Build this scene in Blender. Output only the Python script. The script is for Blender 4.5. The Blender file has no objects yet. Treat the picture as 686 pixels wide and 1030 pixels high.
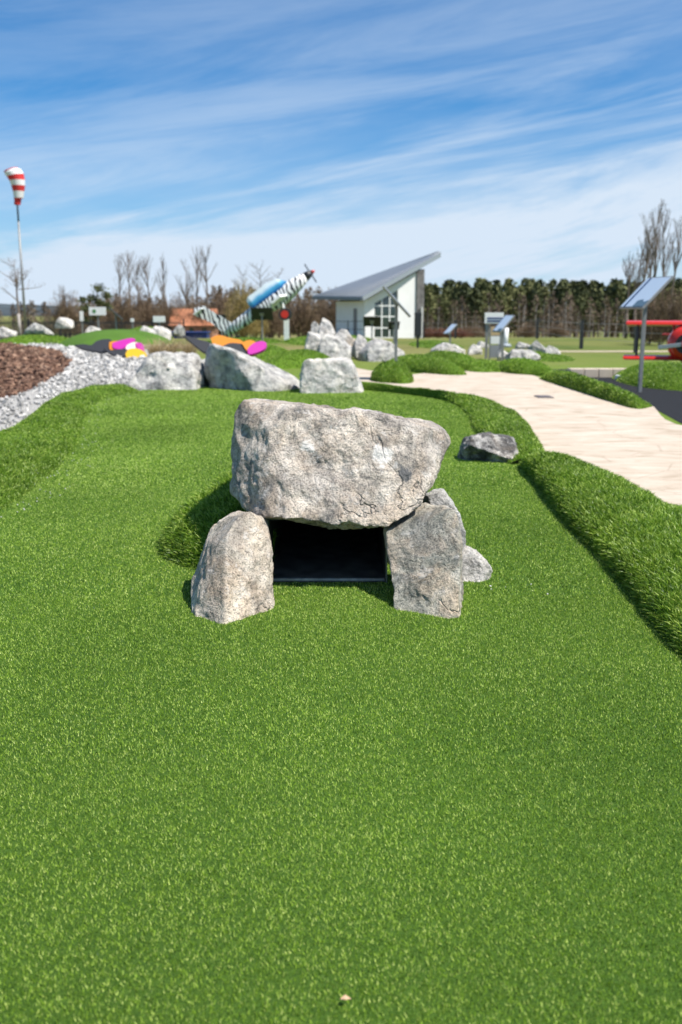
import bpy, bmesh, math, random
import numpy as np
from mathutils import Vector, Matrix

S = bpy.context.scene
COL = S.collection
R = math.radians

# ---------------------------------------------------------------- camera
F, PITCH, H = 950.0, R(11.9), 1.1          # focal length in px of a 686x1030 frame, pitch down, eye height
cam = bpy.data.objects.new('camera', bpy.data.cameras.new('camera'))
COL.objects.link(cam)
cam.location = (0, 0, H)
cam.rotation_euler = (math.pi / 2 - PITCH, 0, 0)
cam.data.sensor_fit = 'VERTICAL'
cam.data.sensor_height = 36.0
cam.data.lens = F / 1030 * 36.0
cam.data.clip_start = 0.05
cam.data.clip_end = 9000
cam.data.dof.use_dof = True
cam.data.dof.focus_distance = 2.95
cam.data.dof.aperture_fstop = 3.6
S.camera = cam

# ---------------------------------------------------------------- light
SUN_EL, SUN_AZ = 60.0, 116.0                # azimuth clockwise from +Y
w = bpy.data.worlds.new('World'); S.world = w; w.use_nodes = True
nt = w.node_tree; nt.nodes.clear()
def N(tree, kind, **kw):
    n = tree.nodes.new(kind)
    for k, v in kw.items():
        setattr(n, k, v)
    return n
out = N(nt, 'ShaderNodeOutputWorld'); bg = N(nt, 'ShaderNodeBackground'); bg.inputs[1].default_value = 0.105
sky = N(nt, 'ShaderNodeTexSky', sky_type='NISHITA'); sky.sun_disc = False
sky.sun_elevation = R(SUN_EL); sky.sun_rotation = R(SUN_AZ)
sky.air_density = 1.0; sky.dust_density = 0.2; sky.ozone_density = 1.6
tc = N(nt, 'ShaderNodeTexCoord'); sep = N(nt, 'ShaderNodeSeparateXYZ'); nt.links.new(tc.outputs['Generated'], sep.inputs[0])
def M_(tree, op, a, b=None, clamp=False):
    n = N(tree, 'ShaderNodeMath', operation=op); n.use_clamp = clamp
    for i, v in enumerate((a, b)):
        if v is None: continue
        if isinstance(v, (int, float)): n.inputs[i].default_value = v
        else: tree.links.new(v, n.inputs[i])
    return n.outputs[0]
def cloud(rot, scale, nscale, detail, rough, dist, lo, hi, off=0):
    mp = N(nt, 'ShaderNodeMapping'); mp.inputs['Scale'].default_value = scale; mp.inputs['Location'].default_value = (off, off, 0)
    m0 = N(nt, 'ShaderNodeMapping'); m0.inputs['Rotation'].default_value = (0, R(rot), 0); nt.links.new(tc.outputs['Generated'], m0.inputs[0]); nt.links.new(m0.outputs[0], mp.inputs[0])
    no = N(nt, 'ShaderNodeTexNoise'); no.inputs['Scale'].default_value = nscale; no.inputs['Detail'].default_value = detail
    no.inputs['Roughness'].default_value = rough; no.inputs['Distortion'].default_value = dist
    nt.links.new(mp.outputs[0], no.inputs[0])
    mr = N(nt, 'ShaderNodeMapRange', interpolation_type='SMOOTHSTEP'); mr.inputs[1].default_value = lo; mr.inputs[2].default_value = hi
    nt.links.new(no.outputs[0], mr.inputs[0]); return mr.outputs[0]
def mr_(src, a, b_):
    n = N(nt, 'ShaderNodeMapRange', interpolation_type='SMOOTHSTEP'); n.inputs[1].default_value = a; n.inputs[2].default_value = b_; nt.links.new(src, n.inputs[0]); return n.outputs[0]
c1 = cloud(10, (0.75, 0.75, 6.5), 2.2, 11, 0.64, 0.5, 0.40, 0.66)         # thin streaks rising to the right
c2 = cloud(8, (0.6, 0.6, 3.0), 1.15, 6, 0.55, 0.3, 0.34, 0.62, 3.1)    # broad veil
# more veil low in the sky and to the right, clear blue overhead
elev = M_(nt, 'SUBTRACT', sep.outputs[2], M_(nt, 'MULTIPLY', sep.outputs[0], 0.16))
lowv = mr_(elev, 0.29, 0.07)
cov = M_(nt, 'MULTIPLY', M_(nt, 'ADD', M_(nt, 'MULTIPLY', c1, 0.62), M_(nt, 'MULTIPLY', c2, 0.66)), M_(nt, 'ADD', M_(nt, 'MULTIPLY', lowv, 0.78), 0.26), True)
cov = M_(nt, 'MAXIMUM', cov, M_(nt, 'MULTIPLY', mr_(sep.outputs[2], 0.20, 0.0), 0.66))
tint = N(nt, 'ShaderNodeMix', data_type='RGBA', blend_type='MULTIPLY'); tint.inputs[0].default_value = 1.0; nt.links.new(sky.outputs[0], tint.inputs[6]); tint.inputs[7].default_value = (0.13, 0.50, 0.80, 1)
mix = N(nt, 'ShaderNodeMix', data_type='RGBA'); nt.links.new(cov, mix.inputs[0]); nt.links.new(tint.outputs[2], mix.inputs[6])
mix.inputs[7].default_value = (4.4, 5.15, 6.05, 1)
nt.links.new(mix.outputs[2], bg.inputs[0]); nt.links.new(bg.outputs[0], out.inputs[0])

sun = bpy.data.objects.new('sun', bpy.data.lights.new('sun', 'SUN')); COL.objects.link(sun)
sun.data.energy = 5.0; sun.data.angle = R(0.53); sun.data.color = (1.0, 0.945, 0.865)
sd = Vector((math.sin(R(SUN_AZ)) * math.cos(R(SUN_EL)), math.cos(R(SUN_AZ)) * math.cos(R(SUN_EL)), math.sin(R(SUN_EL))))
sun.rotation_euler = sd.to_track_quat('Z', 'Y').to_euler(); sun.location = (20, -10, 30)
S.view_settings.view_transform = 'Standard'; S.view_settings.look = 'None'
S.view_settings.exposure = 0.58; S.view_settings.gamma = 1.0; S.view_settings.use_curve_mapping = False
S.render.engine = 'CYCLES'

# ---------------------------------------------------------------- helpers
SP, CP = math.sin(PITCH), math.cos(PITCH)
def ray(px, py):
    cx, cy = (px - 343) / F, (515 - py) / F
    return np.array([cx, CP + cy * SP, -SP + cy * CP])
def G(px, py, z=0.0):                       # where the line of sight meets height z
    d = ray(px, py); t = (z - H) / d[2]
    return np.array([d[0] * t, d[1] * t, z])
def W(px, py, Y):                           # point at forward distance Y
    d = ray(px, py); t = Y / d[1]
    return np.array([d[0] * t, Y, H + d[2] * t])
def gz(Y):                                  # height of the land
    if Y < 42: return 0.0
    if Y < 262: return -(Y - 42) * 0.0245
    return -5.39
def tag(o, label=None, cat=None, group=None, kind=None):
    if label: o['label'] = label
    if cat: o['category'] = cat
    if group: o['group'] = group
    if kind: o['kind'] = kind
    return o
def empty(name, loc, rz=0, **kw):
    o = bpy.data.objects.new(name, None); COL.objects.link(o)
    o.location = [float(c) for c in loc]; o.rotation_euler = (0, 0, rz); o.empty_display_size = 0.2
    return tag(o, **kw)
def copy_tree(o, parent=None):
    c = o.copy(); COL.objects.link(c); c.parent = parent
    for ch in [x for x in bpy.data.objects if x.parent == o]:
        copy_tree(ch, c)
    return c
def mesh_np(name, V, loops, sizes, mats, parent=None, smooth=False, attr=None, loc=None, mi=None):
    V = np.asarray(V, dtype=np.float32); loops = np.asarray(loops, dtype=np.int32).ravel(); sizes = np.asarray(sizes, dtype=np.int32)
    me = bpy.data.meshes.new(name)
    if loc is not None: V = V - np.asarray(loc, dtype=np.float32)
    me.vertices.add(len(V)); me.vertices.foreach_set('co', V.ravel())
    me.loops.add(len(loops)); me.loops.foreach_set('vertex_index', loops)
    me.polygons.add(len(sizes)); st = np.concatenate([[0], np.cumsum(sizes)[:-1]]).astype(np.int32)
    me.polygons.foreach_set('loop_start', st); me.polygons.foreach_set('loop_total', sizes)
    if mi is not None: me.polygons.foreach_set('material_index', np.asarray(mi, dtype=np.int32))
    me.update(calc_edges=True)
    me.polygons.foreach_set('use_smooth', np.full(len(sizes), bool(smooth)))
    if attr is not None:
        a = me.attributes.new('tint', 'FLOAT', 'POINT'); a.data.foreach_set('value', np.asarray(attr, dtype=np.float32))
    for m in (mats if isinstance(mats, (list, tuple)) else [mats]): me.materials.append(m)
    o = bpy.data.objects.new(name, me); COL.objects.link(o); o.parent = parent
    if loc is not None: o.location = [float(c) for c in loc]
    return o
class MB:                                    # collects polygons, builds ONE mesh object
    def __init__(s): s.v = []; s.f = []; s.m = []
    def add(s, vs, fs, m=0):
        b = len(s.v); s.v += [tuple(float(c) for c in v) for v in vs]
        for f in fs: s.f.append([b + i for i in f]); s.m.append(m)
        return s
    def box(s, c, d, rot=None, m=0):
        x, y, z = d[0] / 2, d[1] / 2, d[2] / 2
        vs = [Vector(v) for v in ((-x, -y, -z), (x, -y, -z), (x, y, -z), (-x, y, -z), (-x, -y, z), (x, -y, z), (x, y, z), (-x, y, z))]
        if rot is not None: vs = [rot @ v for v in vs]
        vs = [v + Vector(c) for v in vs]
        return s.add(vs, [(0, 3, 2, 1), (4, 5, 6, 7), (0, 1, 5, 4), (1, 2, 6, 5), (2, 3, 7, 6), (3, 0, 4, 7)], m)
    def hexa(s, vs, m=0): return s.add(vs, [(0, 3, 2, 1), (4, 5, 6, 7), (0, 1, 5, 4), (1, 2, 6, 5), (2, 3, 7, 6), (3, 0, 4, 7)], m)
    def tube(s, a, b, r0, r1, n=8, caps=True, m=0):
        a = Vector([float(c) for c in a]); b = Vector([float(c) for c in b]); d = (b - a)
        if d.length < 1e-6: return s
        d.normalize(); u = d.cross(Vector((0, 0, 1)))
        if u.length < 0.05: u = d.cross(Vector((1, 0, 0)))
        u.normalize(); v = d.cross(u); vs = []
        for P, r in ((a, r0), (b, r1)):
            for i in range(n):
                t = 2 * math.pi * i / n; vs.append(P + u * math.cos(t) * r + v * math.sin(t) * r)
        fs = [(i, i + n, (i + 1) % n + n, (i + 1) % n) for i in range(n)]
        if caps: fs += [tuple(range(n)), tuple(range(2 * n - 1, n - 1, -1))]
        return s.add(vs, fs, m)
    def prism(s, poly, off, m=0):            # polygon swept along a vector
        n = len(poly); P = [Vector([float(c) for c in p]) for p in poly]; o = Vector(off)
        vs = P + [p + o for p in P]
        fs = [tuple(range(n - 1, -1, -1)), tuple(range(n, 2 * n))] + [(i, (i + 1) % n, (i + 1) % n + n, i + n) for i in range(n)]
        return s.add(vs, fs, m)
    def loft(s, rings, m=0, caps=True):
        n = len(rings[0]); vs = [p for r in rings for p in r]; fs = []
        for k in range(len(rings) - 1):
            for i in range(n): fs.append((k * n + i, k * n + (i + 1) % n, (k + 1) * n + (i + 1) % n, (k + 1) * n + i))
        if caps: fs += [tuple(range(n - 1, -1, -1)), tuple(range((len(rings) - 1) * n, len(rings) * n))]
        return s.add(vs, fs, m)
    def build(s, name, mats, parent=None, smooth=False, bevel=0, loc=None):
        lp = [i for f in s.f for i in f]; sz = [len(f) for f in s.f]
        o = mesh_np(name, s.v, lp, sz, mats, parent, smooth, loc=loc, mi=s.m)
        bm = bmesh.new(); bm.from_mesh(o.data); bmesh.ops.recalc_face_normals(bm, faces=bm.faces); bm.to_mesh(o.data); bm.free()
        if bevel:
            b = o.modifiers.new('bevel', 'BEVEL'); b.width = bevel; b.segments = 2; b.limit_method = 'ANGLE'
        return o

# numpy gradient-free value noise
def _hash(i, j, k, seed):
    h = (i * 374761393 + j * 668265263 + k * 2147483647 + seed * 1274126177) & 0xffffffff
    h = ((h ^ (h >> 13)) * 1274126177) & 0xffffffff
    return ((h ^ (h >> 16)) & 0xffff) / 65535.0
def vnoise(P, seed=0):
    Q = np.floor(P).astype(np.int64); f = P - Q; f = f * f * (3 - 2 * f); r = 0
    for dx in (0, 1):
        for dy in (0, 1):
            for dz in (0, 1):
                wgt = (f[:, 0] if dx else 1 - f[:, 0]) * (f[:, 1] if dy else 1 - f[:, 1]) * (f[:, 2] if dz else 1 - f[:, 2])
                r = r + wgt * _hash(Q[:, 0] + dx, Q[:, 1] + dy, Q[:, 2] + dz, seed)
    return r * 2 - 1
def fbm(P, octv=4, seed=0, gain=0.5):
    r = 0; a = 1.0; P = P.copy()
    for o in range(octv):
        r = r + a * vnoise(P + 17.3 * o, seed + o); P = P * 2.03; a *= gain
    return r

# ---------------------------------------------------------------- materials
def newmat(name):
    m = bpy.data.materials.new(name); m.use_nodes = True
    return m, m.node_tree, m.node_tree.nodes['Principled BSDF']
def simple(name, col, rough=0.6, metal=0.0, var=0.0, vscale=8.0, bump=0.0, bscale=60.0, spec=0.5):
    m, t, b = newmat(name)
    b.inputs['Base Color'].default_value = (*col, 1); b.inputs['Roughness'].default_value = rough; b.inputs['Metallic'].default_value = metal
    b.inputs['Specular IOR Level'].default_value = spec
    co = N(t, 'ShaderNodeTexCoord')
    if var:
        n = N(t, 'ShaderNodeTexNoise'); n.inputs['Scale'].default_value = vscale; n.inputs['Detail'].default_value = 6; t.links.new(co.outputs['Object'], n.inputs[0])
        r = N(t, 'ShaderNodeValToRGB'); r.color_ramp.elements[0].position = 0.3; r.color_ramp.elements[1].position = 0.7
        r.color_ramp.elements[0].color = (*[c * (1 - var) for c in col], 1); r.color_ramp.elements[1].color = (*[min(1, c * (1 + var)) for c in col], 1)
        t.links.new(n.outputs[0], r.inputs[0]); t.links.new(r.outputs[0], b.inputs['Base Color'])
    if bump:
        n = N(t, 'ShaderNodeTexNoise'); n.inputs['Scale'].default_value = bscale; n.inputs['Detail'].default_value = 4; t.links.new(co.outputs['Object'], n.inputs[0])
        bp = N(t, 'ShaderNodeBump'); bp.inputs['Strength'].default_value = bump; bp.inputs['Distance'].default_value = 0.02
        t.links.new(n.outputs[0], bp.inputs['Height']); t.links.new(bp.outputs[0], b.inputs['Normal'])
    return m
def ramp(t, src, stops):
    r = N(t, 'ShaderNodeValToRGB'); e = r.color_ramp.elements
    e[0].position, e[0].color = stops[0][0], (*stops[0][1], 1); e[1].position, e[1].color = stops[-1][0], (*stops[-1][1], 1)
    for p, c in stops[1:-1]:
        x = e.new(p); x.color = (*c, 1)
    t.links.new(src, r.inputs[0]); return r.outputs[0]
def noise(t, co, scale, detail=5, rough=0.55, dist=0.0):
    n = N(t, 'ShaderNodeTexNoise'); n.inputs['Scale'].default_value = scale; n.inputs['Detail'].default_value = detail
    n.inputs['Roughness'].default_value = rough; n.inputs['Distortion'].default_value = dist; t.links.new(co, n.inputs[0]); return n.outputs[0]
def mixc(t, f, a, b, mode='MIX'):
    n = N(t, 'ShaderNodeMix', data_type='RGBA', blend_type=mode)
    for i, v in ((0, f), (6, a), (7, b)):
        if isinstance(v, (int, float)): n.inputs[i].default_value = v
        elif isinstance(v, tuple): n.inputs[i].default_value = (*v, 1)
        else: t.links.new(v, n.inputs[i])
    return n.outputs[2]
def granite(name, c_dark, c_mid, c_light, pink=0.35, spots=0.0, white=0.5, marks=()):
    m, t, b = newmat(name); co = N(t, 'ShaderNodeTexCoord').outputs['Object']
    base = ramp(t, noise(t, co, 9, 8, 0.65, 0.4), [(0.34, c_dark), (0.47, c_mid), (0.62, c_light)])
    pk = ramp(t, noise(t, co, 6.0, 5, 0.6, 0.8), [(0.46, (0, 0, 0)), (0.62, (1, 1, 1))])
    base = mixc(t, M_(t, 'MULTIPLY', pk, pink), base, (0.53, 0.40, 0.28))
    sp = ramp(t, noise(t, co, 120, 3, 0.7), [(0.36, (0.35, 0.35, 0.35)), (0.50, (1, 1, 1)), (0.66, (1.0, 1.0, 1.0)), (0.72, (1.5, 1.5, 1.5))])
    base = mixc(t, 1.0, base, ramp(t, noise(t, co, 3.2, 4, .6, .6), [(.32, (.62, .63, .66)), (.5, (1, 1, 1)), (.68, (1.22, 1.2, 1.16))]), 'MULTIPLY')
    base = mixc(t, 0.6, base, sp, 'MULTIPLY')
    crk = ramp(t, M_(t, 'ABSOLUTE', M_(t, 'SUBTRACT', noise(t, co, 2.1, 5, .55, .5), .5)), [(.0, (.28, .26, .24)), (.005, (.6, .58, .55)), (.010, (1, 1, 1))])
    cm = ramp(t, noise(t, co, 3.1, 2, .5), [(.52, (0, 0, 0)), (.62, (.9, .9, .9))])
    crk = mixc(t, cm, (1.0, 1.0, 1.0), crk); base = mixc(t, .22, base, crk, 'MULTIPLY')
    vo = N(t, 'ShaderNodeTexVoronoi'); vo.inputs['Scale'].default_value = 190; t.links.new(co, vo.inputs[0])
    bw = N(t, 'ShaderNodeRGBToBW'); t.links.new(vo.outputs['Color'], bw.inputs[0])
    base = mixc(t, 0.6, base, ramp(t, bw.outputs[0], [(0.22, (0.3, 0.3, 0.32)), (0.34, (0.95, 0.95, 0.95)), (0.75, (1.05, 1.03, 1.0))]), 'MULTIPLY')
    wh = ramp(t, noise(t, co, 14, 7, 0.75, 0.3), [(0.56, (0, 0, 0)), (0.66, (1, 1, 1))])
    base = mixc(t, M_(t, 'MULTIPLY', wh, white), base, (0.62, 0.60, 0.57))
    if marks:                                # single pale and dark inclusions, placed on the stone
        sx_ = N(t, 'ShaderNodeSeparateXYZ'); t.links.new(co, sx_.inputs[0]); wob = M_(t, 'MULTIPLY', M_(t, 'SUBTRACT', noise(t, co, 30, 5, .7), .5), .09)
        for mx_, mz_, mr2, col_ in marks:
            dd = M_(t, 'ADD', M_(t, 'SQRT', M_(t, 'ADD', M_(t, 'POWER', M_(t, 'SUBTRACT', sx_.outputs[0], mx_), 2), M_(t, 'POWER', M_(t, 'SUBTRACT', sx_.outputs[2], mz_), 2))), wob)
            base = mixc(t, M_(t, 'MULTIPLY', ramp(t, dd, [(mr2 - .004, (1, 1, 1)), (mr2 + .006, (0, 0, 0))]), .85), base, col_)
    if spots:                                # round pale and dark lichen spots
        v2 = N(t, 'ShaderNodeTexVoronoi'); v2.inputs['Scale'].default_value = 5.5; t.links.new(co, v2.inputs[0])
        d = M_(t, 'ADD', v2.outputs['Distance'], M_(t, 'MULTIPLY', noise(t, co, 30, 4), 0.10))
        sel = N(t, 'ShaderNodeRGBToBW'); t.links.new(v2.outputs['Color'], sel.inputs[0])
        msk = M_(t, 'MULTIPLY', M_(t, 'LESS_THAN', d, 0.20), M_(t, 'GREATER_THAN', sel.outputs[0], 0.55))
        base = mixc(t, M_(t, 'MULTIPLY', msk, spots), base, (0.62, 0.60, 0.55))
    t.links.new(base, b.inputs['Base Color']); b.inputs['Roughness'].default_value = 0.82; b.inputs['Specular IOR Level'].default_value = 0.35
    hsum = M_(t, 'ADD', M_(t, 'MULTIPLY', noise(t, co, 22, 9, 0.68, 0.3), 1.0), M_(t, 'MULTIPLY', noise(t, co, 6, 4, 0.6, 0.9), 1.4))
    cb = N(t, 'ShaderNodeRGBToBW'); t.links.new(crk, cb.inputs[0]); hsum = M_(t, 'ADD', hsum, M_(t, 'MULTIPLY', cb.outputs[0], .8))
    bp = N(t, 'ShaderNodeBump'); bp.inputs['Strength'].default_value = 0.9; bp.inputs['Distance'].default_value = 0.03
    t.links.new(hsum, bp.inputs['Height'])
    bp2 = N(t, 'ShaderNodeBump'); bp2.inputs['Strength'].default_value = 0.5; bp2.inputs['Distance'].default_value = 0.004
    t.links.new(noise(t, co, 150, 3, 0.7), bp2.inputs['Height']); t.links.new(bp.outputs[0], bp2.inputs['Normal']); t.links.new(bp2.outputs[0], b.inputs['Normal'])
    return m
def blades(name, lo, mid, hi, trans=0.35, rough=0.45, patch=0.25):
    m, t, b = newmat(name); co = N(t, 'ShaderNodeTexCoord').outputs['Object']
    at = N(t, 'ShaderNodeAttribute', attribute_name='tint')
    c = ramp(t, at.outputs['Fac'], [(0.0, lo), (0.5, mid), (1.0, hi)])
    pv = ramp(t, noise(t, co, 0.8, 4), [(0.3, (1 - patch,) * 3), (0.7, (1 + patch,) * 3)])
    c = mixc(t, 1.0, c, pv, 'MULTIPLY')
    t.links.new(c, b.inputs['Base Color']); b.inputs['Roughness'].default_value = rough; b.inputs['Specular IOR Level'].default_value = 0.45
    tr = N(t, 'ShaderNodeBsdfTranslucent'); t.links.new(c, tr.inputs[0]); mx = N(t, 'ShaderNodeMixShader'); mx.inputs[0].default_value = trans
    t.links.new(b.outputs[0], mx.inputs[1]); t.links.new(tr.outputs[0], mx.inputs[2])
    t.links.new(mx.outputs[0], t.nodes['Material Output'].inputs[0]); return m
def turf(name, a, c, scale=30, patch=0.3):
    m, t, b = newmat(name); co = N(t, 'ShaderNodeTexCoord').outputs['Object']
    base = ramp(t, noise(t, co, scale, 6, 0.7), [(0.3, a), (0.7, c)])
    base = mixc(t, 1.0, base, ramp(t, noise(t, co, 0.7, 3), [(0.3, (1 - patch,) * 3), (0.7, (1 + patch,) * 3)]), 'MULTIPLY')
    t.links.new(base, b.inputs['Base Color']); b.inputs['Roughness'].default_value = 0.9; b.inputs['Specular IOR Level'].default_value = 0.2
    bp = N(t, 'ShaderNodeBump'); bp.inputs['Strength'].default_value = 0.8; bp.inputs['Distance'].default_value = 0.03
    t.links.new(noise(t, co, scale * 2, 5, 0.7), bp.inputs['Height']); t.links.new(bp.outputs[0], b.inputs['Normal'])
    return m

m_green = turf('putting_base', (0.055, 0.13, 0.014), (0.11, 0.215, 0.026), 90, 0.12)
m_green_bl = blades('putting_blades', (0.04, 0.115, 0.009), (0.305, 0.48, 0.042), (0.64, 0.76, 0.21), 0.35, 0.5, 0.10)
m_mound = turf('mound_base', (0.055, 0.115, 0.010), (0.13, 0.23, 0.018), 40, 0.2)
m_mound_bl = blades('mound_blades', (0.045, 0.115, 0.008), (0.20, 0.345, 0.024), (0.46, 0.58, 0.12), 0.40, 0.45, 0.2)
m_lawn = turf('lawn', (0.07, 0.14, 0.018), (0.14, 0.24, 0.035), 6, 0.2)
g_main = granite('granite_warm', (0.22, 0.195, 0.16), (0.51, 0.455, 0.375), (0.72, 0.65, 0.55), 0.45, 0.0, 0.65)
g_cap = granite('granite_capstone', (0.17, 0.165, 0.15), (0.46, 0.41, 0.35), (0.70, 0.64, 0.56), 0.38, 0.0, 0.6, marks=((-.135, .335, .026, (.74, .71, .66)), (.175, .30, .036, (.74, .71, .66)), (.262, .235, .026, (.10, .105, .11))))
g_main2 = granite('granite_greenish', (0.17, 0.175, 0.15), (0.38, 0.37, 0.31), (0.58, 0.55, 0.47), 0.5, 0.0, 0.45)
g_low = granite('granite_dark', (0.04, 0.04, 0.038), (0.13, 0.125, 0.12), (0.60, 0.58, 0.54), 0.15, 0.0, 0.45)
g_grey = granite('granite_grey', (0.17, 0.175, 0.17), (0.40, 0.395, 0.375), (0.64, 0.625, 0.585), 0.10, 0.0, 0.7)
g_pale = granite('granite_pale', (0.32, 0.31, 0.28), (0.58, 0.56, 0.52), (0.76, 0.73, 0.68), 0.15, 0.0, 0.7)
m_steel = simple('galvanised_steel', (0.26, 0.26, 0.25), 0.5, 0.4, 0.12, 12)
m_dark = simple('dark_metal', (0.03, 0.032, 0.035), 0.45, 0.2)
m_white = simple('white_paint', (0.78, 0.78, 0.76), 0.45, 0, 0.05, 3)
m_red = simple('red_paint', (0.58, 0.028, 0.015), 0.28, 0, 0.08, 4)
m_blackp = simple('black_paint', (0.018, 0.018, 0.022), 0.45)
m_glass = simple('window_glass', (0.02, 0.035, 0.038), 0.06, 0.0, spec=1.0)
m_bark = simple('bark', (0.12, 0.095, 0.075), 0.9, 0, 0.4, 6, 0.6, 12)
m_birch = simple('birch_bark', (0.33, 0.30, 0.27), 0.85, 0, 0.4, 3)
m_twig = simple('twigs', (0.16, 0.125, 0.10), 0.9)

# ---------------------------------------------------------------- setting: land
def land():
    xs = np.concatenate([-np.geomspace(4000, 50, 14), np.arange(-45, 50, 5.0), np.geomspace(50, 4000, 14)])
    ys = np.concatenate([[-3000, -600, -100, -20], np.arange(0, 42, 6.0), np.arange(42, 270, 11.0), np.geomspace(275, 5000, 14)])
    V = [(x, y, gz(y)) for y in ys for x in xs]; nx = len(xs); L = []
    for j in range(len(ys) - 1):
        for i in range(nx - 1): L += [j * nx + i, j * nx + i + 1, (j + 1) * nx + i + 1, (j + 1) * nx + i]
    m, t, b = newmat('meadow'); co = N(t, 'ShaderNodeTexCoord').outputs['Object']
    park = mixc(t, noise(t, co, 3.0, 6, 0.65), (0.09, 0.16, 0.02), (0.17, 0.24, 0.04))
    field = ramp(t, noise(t, co, 0.06, 6, 0.6), [(0.38, (0.09, 0.13, 0.028)), (0.5, (0.16, 0.17, 0.05)), (0.62, (0.23, 0.19, 0.09))])
    sx = N(t, 'ShaderNodeSeparateXYZ'); t.links.new(co, sx.inputs[0])
    f = N(t, 'ShaderNodeMapRange'); f.inputs[1].default_value = 19; f.inputs[2].default_value = 34; t.links.new(M_(t, 'ADD', sx.outputs[1], M_(t, 'MULTIPLY', noise(t, co, 0.2), 8)), f.inputs[0])
    t.links.new(mixc(t, f.outputs[0], park, field), b.inputs['Base Color']); b.inputs['Roughness'].default_value = 0.95; b.inputs['Specular IOR Level'].default_value = 0.1
    bp = N(t, 'ShaderNodeBump'); bp.inputs['Strength'].default_value = 0.7; bp.inputs['Distance'].default_value = 0.05
    t.links.new(noise(t, co, 14, 5, 0.7), bp.inputs['Height']); t.links.new(bp.outputs[0], b.inputs['Normal'])
    tag(mesh_np('ground', V, L, [4] * (len(L) // 4), m), kind='structure')
land()
def hills():
    xs = np.linspace(-3500, 3500, 120); V = []; n = len(xs)
    P = np.stack([xs * 0.0016, xs * 0, xs * 0], 1); hh = 34 + 16 * fbm(P, 4, 5)
    for Y, k in ((2000, 0), (2300, 0.75), (2600, 1.0), (3300, 0.9)): V += [(x, Y, -5.6 + k * h) for x, h in zip(xs, hh)]
    L = []
    for j in range(3):
        for i in range(n - 1): L += [j * n + i, j * n + i + 1, (j + 1) * n + i + 1, (j + 1) * n + i]
    tag(mesh_np('hills', V, L, [4] * (len(L) // 4), simple('hazy_far_woods', (0.06, 0.075, 0.085), 1.0, 0, 0.35, 0.01, spec=0.0), smooth=True), kind='structure')  # distance haze is put into the blue-grey base colour, no air volume
hills()

def sheet(name, pts, z, mat, kind='structure'):      # flat sheet from a world outline
    P = [(p[0], p[1], z) for p in pts]
    bm = bmesh.new(); vs = [bm.verts.new([float(c) for c in p]) for p in P]; bm.faces.new(vs)
    bmesh.ops.triangulate(bm, faces=bm.faces[:]); me = bpy.data.meshes.new(name); bm.to_mesh(me); bm.free()
    me.materials.append(mat); o = bpy.data.objects.new(name, me); COL.objects.link(o)
    if o.data.polygons[0].normal.z < 0: o.data.flip_normals()
    return tag(o, kind=kind)
def smooth_line(pts, n=8):                           # Catmull-Rom through the points
    P = [np.array(p, dtype=float) for p in pts]; P = [2 * P[0] - P[1]] + P + [2 * P[-1] - P[-2]]; o = []
    for i in range(1, len(P) - 2):
        for k in range(n):
            t = k / n; a, b, c, d = P[i - 1], P[i], P[i + 1], P[i + 2]
            o.append(0.5 * ((2 * b) + (-a + c) * t + (2 * a - 5 * b + 4 * c - d) * t * t + (-a + 3 * b - 3 * c + d) * t ** 3))
    o.append(P[-2]); return np.array(o)

# key outlines on the ground (world metres)
R_in = smooth_line([G(524, 470), G(545, 494), G(570, 527), G(605, 563), G(640, 605), G(686, 662), (1.16, 2.35, 0), (1.02, 1.6, 0), (0.95, 0.2, 0), (0.95, -2.0, 0)])
R_cr = smooth_line([G(520, 462, .06), G(543, 457, .15), G(577, 463, .17), G(615, 482, .17), G(652, 501, .17), G(690, 518, .17), (2.13, 3.7, .17), (1.85, 2.6, .17), (1.6, .8, .17), (1.5, -2.0, .17)])
M_in = smooth_line([G(330, 390), G(372, 392), G(420, 398), G(452, 405), G(470, 417), G(477, 432), G(490, 447), G(512, 468)])
M_cr = smooth_line([G(330, 384, .10), G(375, 385, .12), G(430, 390, .13), G(480, 398, .14), G(512, 412, .14), G(526, 430, .14), G(535, 450, .12), G(533, 460, .06)])
L_in = smooth_line([G(143, 396), G(118, 399), G(96, 408), G(85, 425), G(80, 444), G(62, 468), G(35, 492), G(0, 516), (-2.35, 4.3, 0), (-2.5, 3.0, 0), (-2.4, 0.5, 0), (-2.4, -2, 0)])
L_cr = smooth_line([G(136, 386, .07), G(100, 387, .10), G(66, 395, .12), G(48, 406, .13), G(30, 420, .13), G(8, 432, .13), (-3.1, 7.2, .13), (-3.35, 6.0, .13), (-3.4, 4.6, .13), (-3.3, 3.0, .13), (-3.2, .5, .13), (-3.2, -2, .13)])

# putting green
green = [tuple(p[:2]) for p in ((R_in + R_cr) / 2)[::-1]] + [tuple(p[:2]) for p in ((M_in + M_cr) / 2)[::-1]] + \
        [tuple(G(300, 386)[:2]), tuple(G(250, 386)[:2]), tuple(G(200, 386)[:2]), tuple(G(160, 388)[:2])] + [tuple(p[:2]) for p in (L_in * .6 + L_cr * .4)]
sheet('putting_green', green, 0.004, m_green)

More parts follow.
